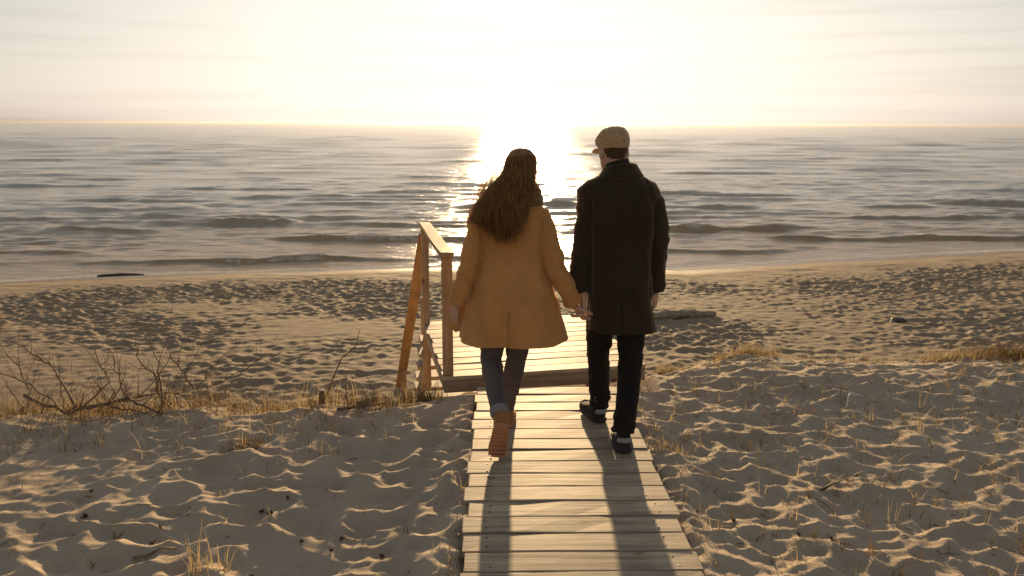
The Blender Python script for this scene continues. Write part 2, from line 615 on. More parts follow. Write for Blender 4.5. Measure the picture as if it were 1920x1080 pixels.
def ground_z(x, y, detail=True):
    x, y = np.asarray(x, float), np.asarray(y, float)
    ce = np.interp(x, CREST_X, CREST_Y) + 0.35 * fbm(x * 0.8, y * 0.8, 5, 2)
    t = y - ce
    plateau = -0.050 + 0.045 * fbm(x * 0.55, y * 0.55, 21, 2)
    # low hummock along the crest on the right, a scoop at the far left
    plateau = plateau + 0.06 * np.exp(-((t + 0.3) / 0.5) ** 2) * sstep(1.2, 2.2, x) - 0.06 * np.exp(-((x + 2.9) / 0.9) ** 2 - ((y - 4.3) / 0.5) ** 2)
    dw = y - shore_y(x)
    zb = np.interp(dw, [-40, -13, -5.0, -3.2, -1.6, 0, 3, 12], [-1.5, -1.66, -2.02, -2.12, -2.30, -2.6, -3.0, -4.0])
    k = sstep(0.0, 3.3, t)
    z = plateau * (1 - k) + zb * k
    if detail:
        wx = x + 0.07 * fbm(x * 2.6, y * 2.6, 31, 2)
        wy = y + 0.07 * fbm(x * 2.6, y * 2.6, 37, 2)
        near = 1 - sstep(2.0, 5.0, t)
        side = sstep(-0.3, 1.2, x)
        mask = 0.88 + 0.7 * fbm(x * 0.7, y * 0.7, 41, 2)
        big = bowls(wx * 0.85, wy * 1.1, 0.205, 51)
        mid = bowls(wx * 0.9, wy * 1.1, 0.115, 61)
        tiny = bowls(wx + 0.05 * fbm(x * 9, y * 9, 3, 2), wy, 0.075, 71)
        d = (0.050 * big + 0.042 * mid) * (1 - side) + (0.045 * big + 0.043 * mid) * side
        d = d * np.clip(mask, 0.25, 1.2) + 0.014 * tiny * (0.5 + 0.6 * side) + 0.012 * fbm(x * 5, y * 5, 77, 3)
        tram = 1 - sstep(-5.2, -3.0, dw + 0.8 * fbm(x * 0.5, y * 0.5, 17, 2))
        far = (0.062 * bowls(wx, wy, 0.20, 81) + 0.030 * bowls(wx, wy, 0.125, 85)) * np.clip(0.85 + 1.5 * fbm(x * 0.33, y * 0.45, 15, 3), 0.12, 1.45) * tram
        far = far + (0.035 * fbm(x * 1.3, y * 2.0, 19, 3)) * (1 - tram) * (1 - sstep(-3.6, -1.2, dw))
        z = z + d * near + far * (1 - near)
    # the boards keep the sand down; wind has scoured it under the platform
    e = np.abs(x - 0.351) - 0.49 + 0.07 * fbm(y * 3.0 + np.sign(x - 0.351) * 9, y * 0 + 2.0, 95, 3)
    z = z + 0.035 * np.exp(-((e - 0.08) / 0.12) ** 2) * (1 - k)
    bw = np.clip(np.maximum(e, y - 5.3) / 0.07, 0, 1)
    z = np.minimum(z, -0.075 + bw * 0.25)
    pd = np.clip(np.hypot(np.maximum(np.abs(x - 0.2) - 0.85, 0), np.maximum(np.abs(y - 6.15) - 0.8, 0)) / 0.5, 0, 1)
    z = np.minimum(z, -0.22 + pd * 0.5)
    return z


def axis(parts):
    out = []
    for a, b, s0, s1 in parts:
        n = max(2, int(round(abs(b - a) / ((s0 + s1) / 2))))
        t = np.linspace(0, 1, n, endpoint=False)
        # spacing grows from s0 to s1
        w = s0 * t + (s1 - s0) * t * t / 2
        w = w / (s0 + (s1 - s0) / 2)
        out.append(a + (b - a) * w)
    out.append(np.array([parts[-1][1]]))
    return np.concatenate(out)


JOIN_Y = 7.4
xs = axis([(-40, -4.6, 3.0, 0.05), (-4.6, 5.6, 0.0155, 0.0155), (5.6, 45, 0.05, 3.0)])
ys = axis([(-25, 1.6, 2.0, 0.06), (1.6, 6.6, 0.0145, 0.0145), (6.6, JOIN_Y, 0.03, 0.06)])
X, Y = np.meshgrid(xs, ys)
dune = link('dune', grid_mesh('dune', X, Y, ground_z(X, Y)), M_SAND)
tag(dune, 'trampled pale sand of the dune on both sides of the boardwalk', kind='structure')
xs = axis([(-70, -15, 3.0, 0.06), (-15, 18, 0.042, 0.042), (18, 80, 0.06, 3.0)])
ys = axis([(JOIN_Y, 10, 0.07, 0.04), (10, 20, 0.038, 0.045), (20, 29, 0.06, 0.2), (29, 45, 0.3, 1.5)])
X, Y = np.meshgrid(xs, ys)
dw = Y - shore_y(X)
wet = sstep(-3.3, -1.5, dw + 0.5 * fbm(X * 0.6, Y * 0.9, 23, 2))
beach = link('beach', grid_mesh('beach', X, Y, ground_z(X, Y), {'wet': wet}), M_BEACH)
tag(beach, 'wide sandy beach full of footprints with a wet edge at the water', kind='structure')

# ------------------------------------------------------------------ sea
ROWS = np.concatenate([6380 / np.linspace(375, 4.4, 720, endpoint=False), 1450 * 8.3 ** np.linspace(0, 1, 26)])
U = np.linspace(-1, 1, 480)
Yg = np.repeat(ROWS[:, None], len(U), 1)
Xg = U[None, :] * (14 + ROWS[:, None] * 0.95) + 1.0
dyr = np.gradient(ROWS)[:, None]
dxr = (2 * (14 + ROWS * 0.95) / len(U))[:, None]
Zg = np.zeros_like(Yg)
wr = np.random.default_rng(5)
dpt = Yg - shore_y(Xg)
shoal = np.clip(dpt / 7.0, 0.0, 1.0)
gust = 0.75 + 0.9 * fbm(Xg * 0.05, Yg * 0.03, 301, 2)
gust2 = 0.75 + 0.9 * fbm(Xg * 0.11, Yg * 0.07, 305, 2)
for k in range(64):
    L = 0.45 * (9.0 / 0.45) ** (k / 63.0)
    th = wr.normal(0, 0.36 if L < 3 else 0.18)
    ph = wr.uniform(0, 6.28)
    kx, ky = math.sin(th) * 2 * math.pi / L, math.cos(th) * 2 * math.pi / L
    ds = np.maximum(dyr * abs(math.cos(th)), dxr * abs(math.sin(th)) + dxr * 0.15)
    wgt = np.clip((L / ds - 3) / 3, 0, 1)
    amp = 0.0060 * L ** 0.62 * (1.0 if L < 1.6 else 0.85 if L < 2.5 else 0.5)
    wob = 0.9 * fbm(Xg * (0.5 / L), Yg * (0.5 / L), 400 + k, 1) * 3.0
    s = np.sin(kx * Xg + ky * Yg + ph + wob)
    Zg += wgt * amp * (s + 0.35 * s * s) * (gust if k % 2 else gust2)
Zg *= 0.12 + 0.88 * shoal
for k in range(26):                                   # wave groups that stand out farther off
    L = 7.0 * (70 / 7.0) ** (k / 25.0)
    th = wr.normal(0, 0.42)
    ph = wr.uniform(0, 6.28)
    kx, ky = math.sin(th) * 2 * math.pi / L, math.cos(th) * 2 * math.pi / L
    ds = np.maximum(dyr * abs(math.cos(th)), dxr * abs(math.sin(th)) + dxr * 0.15)
    wgt = np.clip((L / ds - 3) / 3, 0, 1) * np.clip((Yg / L - 5) / 6, 0, 1)
    s = np.sin(kx * Xg + ky * Yg + ph + 3.0 * fbm(Xg * (0.35 / L), Yg * (0.35 / L), 800 + k, 1))
    Zg += wgt * 0.0048 * L * (s + 0.35 * s * s)
foam = np.zeros_like(Zg)
XA, YA, ZA = Xg, Yg, Zg


def roller(x0, x1, y, amp, foamy=0.0, bend=0.0, width=0.6):
    lo = max(0, int(np.searchsorted(ROWS, y - 3 * width - 1.5)) - 1)
    hi = int(np.searchsorted(ROWS, y + 3.5 * width + 2.5)) + 1
    Xg, Yg = XA[lo:hi], YA[lo:hi]
    xc, hl = (x0 + x1) / 2, (x1 - x0) / 2 * 1.25
    width *= 0.85
    yy = y + bend * ((Xg - xc) / hl) ** 2 + 0.55 * fbm(Xg * 0.35, Xg * 0 + y, 500 + int(y * 10), 2)
    e = np.clip(1.12 - np.abs((Xg - xc) / hl) ** 3, 0, 1)
    e = e * (0.85 + 0.7 * fbm(Xg * 0.5, Xg * 0 + 2 * y, 600 + int(y * 10), 2))
    e = np.clip(e * (0.9 + 0.5 * fbm(Xg * 2.2, Xg * 0 + y, 650 + int(y), 2)), 0, 1.3)
    yy = yy + 0.16 * fbm(Xg * 1.7, Xg * 0 + 3 * y, 680 + int(y), 2)
    d = Yg - yy
    front, back = width * 0.26, width * 1.1
    prof = np.where(d < 0, np.exp(-(d / front) ** 2), np.exp(-(d / back) ** 2))
    trough = -0.28 * np.exp(-((d + width * 0.95) / (width * 0.7)) ** 2)
    ZA[lo:hi] += 0.58 * amp * e * (prof + trough)
    ff = np.exp(-((d + 0.05) / 0.13) ** 2) + 0.6 * np.exp(-((d + width * 0.5) / 0.10) ** 2)
    foam[lo:hi] = np.maximum(foam[lo:hi], foamy * e * np.clip(ff, 0, 1))


roller(-12.2, -2.2, 24.9, 0.22, 0.45, -0.3, 0.45)
roller(-2.0, 4.5, 25.4, 0.17, 0.4, 0.2, 0.45)
roller(-9.2, -0.8, 29.3, 0.24, 0.50, 0.3, 0.55)
roller(-6.6, 3.0, 33.6, 0.22, 0.62, 0.4, 0.6)
roller(-18.5, -14.5, 31.2, 0.20, 0.1, 0.3, 0.6)
roller(-25, -15, 26.5, 0.18, 0.3, -0.6, 0.5)
roller(4.5, 12.8, 32.3, 0.30, 0.45, 0.5, 0.65)
roller(7.0, 13.8, 40.6, 0.28, 0.3, 0.5, 0.8)
roller(12.0, 27.0, 29.8, 0.28, 0.42, 0.3, 0.55)
roller(4.4, 10.0, 26.8, 0.18, 0.62, 0.3, 0.45)
roller(25.5, 33.0, 42.6, 0.45, 0.60, 0.6, 0.8)
roller(8.5, 14.5, 48.5, 0.30, 0.2, 0.5, 0.9)
roller(16, 30, 36.5, 0.24, 0.25, 0.5, 0.7)
roller(1.0, 5.0, 41.5, 0.26, 0.2, 0.5, 0.7)
roller(-24, -17, 44.0, 0.24, 0.2, 0.5, 0.8)
for _ in range(150):
    yy = 34 + 200 * wr.random() ** 1.7
    xc = wr.uniform(-0.85, 0.85) * yy
    ln_ = wr.uniform(1.2, 4.5) * (0.7 + yy / 90)
    roller(xc - ln_, xc + ln_, yy, wr.uniform(0.08, 0.20) * (1 + yy / 300), 0.0, wr.uniform(-.5, .8), wr.uniform(.6, 1.0) * (0.8 + yy / 110))
# water laps thinly over the wet sand in rounded tongues
Zg = Zg * np.clip(0.08 + dpt / 2.5, 0.0, 1.0) + SEA
lap = 0.55 + 1.5 * fbm(Xg * 0.22, Xg * 0 + 5.0, 711, 2) + 0.35 * np.abs(vnoise(Xg * 0.8, Xg * 0 + 9.0, 713))
lap = np.clip(lap, 0.15, 1.6)
near = np.nonzero((dpt[:, :] > -3.0).any(1) & (dpt < 0.6).any(1))[0]
r0, r1_ = near[0], near[-1] + 1
gsub = ground_z(Xg[r0:r1_], Yg[r0:r1_], False)
film = np.where(dpt[r0:r1_] > -lap[r0:r1_], gsub + 0.012, gsub - 0.06)
Zg[r0:r1_] = np.where(dpt[r0:r1_] < 0.5, np.maximum(film, np.where(dpt[r0:r1_] > -0.2, Zg[r0:r1_], -9)), Zg[r0:r1_])
Zg[:r0] = -4.5
foam = np.maximum(foam, 0.55 * np.exp(-((dpt + lap - 0.08) / 0.09) ** 2))
foam = np.maximum(foam, 0.62 * sstep(-1.0, 0.0, dpt + lap - 0.5) * (1 - sstep(0.2, 1.0, dpt)))
foam = np.maximum(foam, 0.45 * np.exp(-((dpt - 1.4) / 0.4) ** 2) * np.clip(0.5 + 2 * fbm(Xg * 0.3, Yg * 0.3, 707, 2), 0, 1))
sea = link('sea', grid_mesh('sea', Xg, Yg, Zg, {'foam': foam, 'shallow': 1 - sstep(2.0, 22.0, dpt)}), M_SEA)
tag(sea, 'rippled brownish sea with small breaking waves out to the horizon', kind='structure')

# ------------------------------------------------------------------ boardwalk
def board(name, c, size, mat, parent, rot=0.0, axis_len='x', jit=0.004, bevel=0.004, tilt=None):
    """One board with softened, slightly uneven edges; local axes along the board."""
    lx, ly, lz = size
    bm = bmesh.new()
    bmesh.ops.create_cube(bm, size=1.0)
    bmesh.ops.scale(bm, vec=size, verts=bm.verts)
    long_e = [e for e in bm.edges if (e.verts[0].co - e.verts[1].co).length > max(size) * 0.9]
    bmesh.ops.subdivide_edges(bm, edges=long_e, cuts=3)
    bmesh.ops.bevel(bm, geom=[e for e in bm.edges if e.calc_face_angle(0) > 1.0], offset=bevel, segments=1, affect='EDGES')
    for v in bm.verts:
        v.co += Vector((random.gauss(0, jit * 0.4), random.gauss(0, jit * 0.4), random.gauss(0, jit * 0.3)))
    me = bpy.data.meshes.new(name)
    bm.to_mesh(me)
    bm.free()
    o = link(name, me, mat, parent)
    o.location = c
    o.rotation_euler = (tilt or (0, 0, 0))
    o.rotation_euler[2] += rot
    return o


mbs = MB()
mbs.stack([(-0.004, 0, 0, .0052, .0052), (0.0006, 0, 0, .0052, .0052), (0.0012, 0, 0, .003, .003)], 8)
SCREW = mbs.mesh('screw')
M_SCREW = mat_plain('rusty screw', (0.05, 0.03, 0.02), (0.12, 0.08, 0.06), 200, 0.5, 0.1)
walk = empty('boardwalk', (0.351, 2.5, 0))
tag(walk, 'narrow weathered boardwalk of crosswise planks leading toward the platform', 'boardwalk')
PLANK_PITCH = 0.153
k0 = -24
for k in range(k0, 8):  # up to the gap before the platform
    yc = 3.9613 + (k + 0.5) * PLANK_PITCH
    dx = random.gauss(0, 0.007)
    pk = board('plank', (dx, yc - 2.5, -0.0165 + random.gauss(0, 0.0012)), (1.02 + random.gauss(0, 0.008), 0.1425 + random.gauss(0, 0.0015), 0.032), M_PLANK, walk, rot=random.gauss(0, 0.0022), tilt=(random.gauss(0, 0.004), random.gauss(0, 0.003), 0))
    if -9 < k < 8:
        for sx in (-0.40, 0.40):
            for sy in (-0.035, 0.036):
                scr = link('screw', SCREW, M_SCREW, pk)
                scr.location = (sx + random.gauss(0, .006), sy + random.gauss(0, .004), 0.0162)
for x in (-0.40, 0.40):
    board('joist', (x, 2.75 - 2.5 + 0.0, -0.081), (0.06, 4.9, 0.092), M_JOIST, walk)

# platform, its handrail and the stair down to the beach
PA = R(10.6)
pc = Vector((-0.392, 5.298, -0.065))
plat = empty('stair_platform', pc)
plat.rotation_euler = (0, 0, PA)
tag(plat, 'wooden platform with one handrail and steps descending to the beach', 'platform')
PW, PD, PT = 1.55, 1.62, 0.10
n_pl = 11
pp = PD / n_pl
for k in range(n_pl):
    board('plank', (PW / 2 + random.gauss(0, 0.006), 0.035 + (k + 0.5) * pp - 0.035, PT - 0.015 + random.gauss(0, 0.001)), (PW + random.gauss(0, 0.008), pp - 0.011, 0.030), M_PLANK, plat, rot=random.gauss(0, 0.002))
board('fascia_board', (PW / 2, 0.030, 0.020), (PW - 0.006, 0.045, 0.098), mat_wood('fascia timber', (0.26, 0.19, 0.12), (0.46, 0.36, 0.25), 'x'), plat)
for x in (0.026, PW - 0.026):
    board('side_beam', (x, PD / 2 + 0.03, 0.0190), (0.045, PD - 0.05, 0.098), M_PLANK_Y, plat)
RAIL = 0.985
post_a = board('post', (0.040, 0.060, (RAIL + 0.101) / 2 - 0.001), (0.072, 0.072, RAIL - 0.103), M_POST, plat)
post_b = board('post', (0.024, PD - 0.05, (RAIL - 0.55) / 2), (0.064, 0.064, RAIL + 0.55), M_POST, plat)
# the post at the back carries the platform and stands in the dune slope
board('top_rail', (0.030, PD / 2 + 0.0, RAIL + 0.016), (0.098, PD + 0.10, 0.034), M_PLANK_Y, plat)
inv = Matrix.Translation(pc) @ Matrix.Rotation(PA, 4, 'Z')
inv = inv.inverted()


def plat_local(p):
    return inv @ Vector(p)


def beam(name, p0, p1, w, h, mat, parent, roll=0.0):
    p0, p1 = Vector(p0), Vector(p1)
    d = p1 - p0
    o = board(name, (p0 + p1) / 2, (w, d.length, h), mat, parent)
    yv = d.normalized()
    xv = yv.cross(Vector((0, 0, 1))).normalized()
    zv = xv.cross(yv)
    o.rotation_euler = (Matrix((xv, yv, zv)).transposed() @ Matrix.Rotation(roll, 3, 'Y')).to_euler()
    return o


SL = math.tan(R(41.5))
b_top = plat_local(atY(785, 440, 6.98)) + Vector((0.052, 0, 0))
b_end = plat_local(atY(742, 727, 9.45)) + Vector((0.052, 0, 0))
SL = (b_top.z - b_end.z) / (b_end.y - b_top.y)
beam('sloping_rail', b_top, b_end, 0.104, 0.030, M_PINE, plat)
b_top = b_top - Vector((0, 0, 0.02))
c_y = PD + 0.88
board('post', (b_top.x + 0.045, c_y, (b_top.z - (c_y - b_top.y) * SL - 0.85) / 2 - 0.02), (0.060, 0.060, b_top.z - (c_y - b_top.y) * SL + 0.85), M_POST, plat)
d_y = PD + 2.2
board('post', (b_end.x + 0.030, d_y, (b_top.z - (d_y - b_top.y) * SL - 1.9) / 2), (0.060, 0.060, b_top.z - (d_y - b_top.y) * SL + 1.9), M_POST, plat)
for x in (0.045, PW - 0.045):
    beam('stringer', (x, PD - 0.01, -0.03), (x, PD + 2.0, -0.03 - 2.0 * SL), 0.045, 0.19, M_PLANK_Y, plat)
for k in range(1, 9):
    board('tread', (PW / 2, PD + 0.10 + (k - 1) * 0.215, 0.085 - k * 0.19), (PW + 0.06, 0.235, 0.038), M_PLANK, plat)

# ------------------------------------------------------------------ people
M_SKIN = mat_plain('skin', (0.50, 0.29, 0.19), (0.58, 0.35, 0.24), 60, 0.5, 0.1)
M_SKIN.node_tree.nodes['Principled BSDF'].inputs['Subsurface Weight'].default_value = 0.15
M_SKIN.node_tree.nodes['Principled BSDF'].inputs['Subsurface Radius'].default_value = (0.01, 0.004, 0.002)
M_CAMEL = mat_cloth('camel wool', (0.46, 0.218, 0.072), (0.60, 0.296, 0.100), 380, 0.8, (1, 0.72, 0.4))
M_BLACKWOOL = mat_cloth('charcoal wool', (0.030, 0.020, 0.013), (0.042, 0.028, 0.018), 380, 0.5)
M_DENIM = mat_cloth('blue grey denim', (0.092, 0.070, 0.067), (0.172, 0.136, 0.122), 700, 0.15, (1, 0.9, 0.8))
M_CUFF = mat_cloth('denim inside', (0.20, 0.18, 0.18), (0.28, 0.25, 0.25), 700, 0.2)
M_BLACKTROUSER = mat_cloth('black cotton', (0.012, 0.010, 0.009), (0.024, 0.020, 0.018), 500, 0.1)
M_SUEDE = mat_cloth('brown suede', (0.32, 0.13, 0.045), (0.45, 0.20, 0.075), 260, 0.4)
M_BOOTSOLE = mat_plain('reddish rubber sole', (0.42, 0.19, 0.09), (0.52, 0.25, 0.125), 90, 0.7, 0.4)
M_SNEAKER = mat_cloth('dark grey mesh shoe', (0.018, 0.017, 0.016), (0.045, 0.042, 0.038), 500, 0.1)
M_RUBBER = mat_plain('black rubber sole', (0.014, 0.013, 0.012), (0.03, 0.028, 0.026), 80, 0.7, 0.3)
M_PALE = mat_cloth('pale grey fabric', (0.24, 0.23, 0.21), (0.32, 0.31, 0.29), 500, 0.2)
M_SCARF = mat_cloth('brown knitted scarf', (0.15, 0.085, 0.035), (0.24, 0.14, 0.06), 150, 0.5, bump=0.9)
M_HAIR = mat_hair('long brown hair', (0.24, 0.11, 0.035), (0.84, 0.50, 0.20))
M_SHORTHAIR = mat_leafy('short brown hair', (0.075, 0.040, 0.018), (0.13, 0.075, 0.032), 0.3, 0.5)
M_KNIT = mat_cloth('dark turtleneck knit', (0.03, 0.02, 0.014), (0.06, 0.042, 0.028), 250, 0.3)


def mat_tweed():
    m, ns, ln, b = nodes('houndstooth tweed')
    t = N(ns, 'ShaderNodeTexCoord')
    mp_ = N(ns, 'ShaderNodeMapping')
    mp_.inputs['Rotation'].default_value = (0, 0, 0.25)
    ln.new(t.outputs['Object'], mp_.inputs['Vector'])
    ch = N(ns, 'ShaderNodeTexChecker', Scale=125.0)
    ch.inputs['Color1'].default_value = (0.58, 0.37, 0.18, 1)
    ch.inputs['Color2'].default_value = (0.30, 0.175, 0.08, 1)
    ln.new(mp_.outputs['Vector'], ch.inputs['Vector'])
    ln.new(ch.outputs['Color'], b.inputs['Base Color'])
    b.inputs['Roughness'].default_value = 0.9
    b.inputs['Sheen Weight'].default_value = 0.4
    n1 = N(ns, 'ShaderNodeTexNoise', Scale=300.0)
    ln.new(t.outputs['Object'], n1.inputs['Vector'])
    bp = N(ns, 'ShaderNodeBump', Strength=0.4, Distance=0.003)
    ln.new(n1.outputs['Fac'], bp.inputs['Height'])
    ln.new(bp.outputs['Normal'], b.inputs['Normal'])
    return m


M_TWEED = mat_tweed()


def head(mb, c, zc, h, yaw, tilt=0.0):
    """Skull, jaw, nose, brow, lips, ears. c = (x, y) of the neck axis, zc = chin height; yaw turns the face (0 looks along +Y)."""
    Mx = Matrix.Translation((c[0], c[1], zc)) @ Matrix.Rotation(yaw, 4, 'Z') @ Matrix.Rotation(tilt, 4, 'X')
    prof = [(0.0, .09, .25, .10), (.05, .15, .20, .17), (.13, .215, .13, .26), (.25, .26, .065, .335), (.38, .285, .03, .375), (.5, .305, .005, .405), (.62, .325, -.02, .425),
            (.74, .325, -.035, .42), (.84, .29, -.04, .375), (.92, .225, -.045, .29), (.975, .13, -.05, .17), (1.0, .04, -.05, .05)]
    rings = []
    for t, w, yc, ry in prof:
        rings.append([Mx @ Vector((w * h * math.cos(2 * math.pi * i / 24), (yc + ry * math.sin(2 * math.pi * i / 24)) * h, t * h)) for i in range(24)])
    mb.loft(rings)
    P = lambda x, y, z: Mx @ Vector((x * h, y * h, z * h))
    mb.tube([P(0, .37, .56), P(0, .43, .46), P(0, .475, .37), P(0, .42, .33)], [.035 * h, .045 * h, .058 * h, .04 * h], 8)
    for s in (-1, 1):
        mb.ball(P(.055 * s, .43, .36), (.035 * h, .035 * h, .03 * h), 8, 5)
        mb.ball(P(.13 * s, .345, .51), (.06 * h, .045 * h, .04 * h), 10, 6)
        mb.tube([P(.04 * s, .40, .57), P(.14 * s, .385, .585), P(.22 * s, .32, .56)], [.03 * h, .035 * h, .025 * h], 6)
        E = Mx.to_3x3() @ Matrix.Rotation(s * 0.35, 3, 'Z')
        mb.ball(P(.335 * s, -.04, .46), (.045 * h, .09 * h, .145 * h), 10, 8, E)
    mb.tube([P(-.10, .36, .215), P(0, .40, .225), P(.10, .36, .215)], [.02 * h, .03 * h, .02 * h], 6)
    return Mx


def hand(mb, wrist, d, n, size=1.0, curl=0.5, thumb=1, spread=0.10):
    """Palm, four unequal fingers with three joints each, and a thumb leaving the side of the palm. d = along the hand, n = the way the palm faces."""
    d, n = Vector(d).normalized(), Vector(n)
    n = (n - d * n.dot(d)).normalized()
    s = d.cross(n) * thumb
    w = Vector(wrist)
    L = 0.095 * size
    rings = []
    for t, hw, hh in ((-0.25, .026, .020), (0, .026, .019), (.3, .033, .017), (.7, .041, .015), (1.0, .040, .012)):
        rings.append([w + d * (t * L) + s * (hw * size * math.cos(a)) + n * (hh * size * math.sin(a)) for a in [2 * math.pi * i / 14 for i in range(14)]])
    mb.loft(rings)
    for off, ln_, cu in ((.030, .070, .9), (.0105, .080, 1.0), (-.010, .075, 1.05), (-.030, .058, 1.15)):
        p = w + d * (L * 0.95) + s * (off * size)
        dd = (d + s * (off * spread * 30)).normalized()
        pts, rad = [p - dd * 0.012], [0.0092 * size]
        ang = 0
        for seg, jr in ((.45, .0088), (.32, .0080), (.26, .0068)):
            ang += curl * cu
            v = dd * math.cos(ang) + n * math.sin(ang)
            pts.append(p.copy())
            rad.append(0.0092 * size)
            p = p + v * (ln_ * size * seg)
        pts.append(p)
        rad.append(.0066 * size)
        mb.tube(pts, rad, 8)
    p = w + d * (L * 0.18) + s * (.026 * size)
    q1 = p + (d * .6 + s * .65 + n * .35).normalized() * (.042 * size)
    q2 = q1 + (d * .85 + s * .15 + n * .5).normalized() * (.032 * size)
    q3 = q2 + (d * .9 - s * .05 + n * .45).normalized() * (.024 * size)
    mb.tube([p - d * .01, p, q1, q2, q3], [.013 * size, .0135 * size, .0115 * size, .0098 * size, .0075 * size], 8)


def hem_cut(me, z, tilt=0.0):
    """Cut the cloth off straight at the hem and leave it open below."""
    bm = bmesh.new()
    bm.from_mesh(me)
    bmesh.ops.bisect_plane(bm, geom=bm.verts[:] + bm.edges[:] + bm.faces[:], plane_co=(0, 4.3, z), plane_no=(tilt, 0, -1), clear_outer=True)
    bm.to_mesh(me)
    bm.free()
    return me


def folds(seed, amp=0.006, vert=1.0):
    def f(co, no):
        x, y, z = co.T
        a = np.arctan2(y - 4.3, x)
        u = x * 9 + y * 5
        r = amp * fbm(u, z * 2.2 * vert, seed, 3) + amp * 0.5 * fbm(u * 2.4, z * 7 + y * 6, seed + 9, 2)
        return r
    return f


def shoe_rings(scale=1.0, tall=0.0, wide=1.0):
    # y along the foot from heel 0 to toe, half width, top height
    return [(y * scale, w * scale * wide, tz * scale) for y, w, tz in ((0.0, .022, .062), (.012, .031, .080), (.045, .037, .092), (.09, .039, .090), (.135, .042, .078), (.18, .047, .062), (.225, .047, .052), (.26, .038, .044), (.282, .020, .034))]


def shoe(Mx, scale, upper_mat, sole_mat, parent, name, sole_th=0.026, shaft=None, tab=None, wide=1.0):
    mb = MB()
    rings = []
    for y, w, tz in shoe_rings(scale, wide=wide):
        r = []
        for i in range(16):
            a = 2 * math.pi * i / 16
            c, s_ = math.cos(a), math.sin(a)
            z = sole_th * 0.6 + (tz - sole_th * 0.6) * (0.5 + 0.5 * s_)
            r.append(Mx @ Vector((w * math.copysign(abs(c) ** 0.75, c), y, z)))
        rings.append(r)
    mb.loft(rings)
    if shaft:
        mb.tube([Mx @ Vector(p) for p, _ in shaft], [r for _, r in shaft], 14)
    up = link(name, fuse(mb, 0.0055, 3), upper_mat, parent, True)
    mb = MB()
    out = []
    rr = shoe_rings(scale, wide=wide)
    side = [(w + 0.005, y) for y, w, _ in rr]
    out = [(w, y) for w, y in side] + [(0.0, rr[-1][0] + 0.008)] + [(-w, y) for w, y in side[::-1]] + [(0.0, -0.009)]
    lv = []
    for z, g in ((0.0, 0.94), (0.006, 1.0), (sole_th - 0.005, 1.0), (sole_th, 0.95)):
        spring = [0.018 * max(0, (y - 0.2 * scale) / (0.09 * scale)) ** 2 for _, y in out]
        lv.append([Mx @ Vector((x * g, 0.14 * scale + (y - 0.14 * scale) * (1 + (g - 1) * 0.5), z + sp)) for (x, y), sp in zip(out, spring)])
    mb.loft(lv)
    # grooves of the tread
    for k in range(7):
        y = (0.03 + 0.036 * k) * scale
        w = float(np.interp(y, [r_[0] for r_ in rr], [r_[1] for r_ in rr])) * 0.8
        mb.box((-w, y, -0.0035), (w, y + 0.018 * scale, 0.003), Mx)
    so = link('sole', mb.mesh('sole'), sole_mat, up)
    if tab:
        mb = MB()
        pts = []
        for a in np.linspace(-0.9, 0.9, 7):
            pts.append(Mx @ Vector((0.040 * scale * math.sin(a), 0.038 * scale - 0.043 * scale * math.cos(a), 0.072 * scale)))
        mb.tube(pts, 0.015 * scale, 8, flat=1.0)
        link('heel_tab', fuse(mb, 0.004, 2), M_PALE, up, True)
    return up


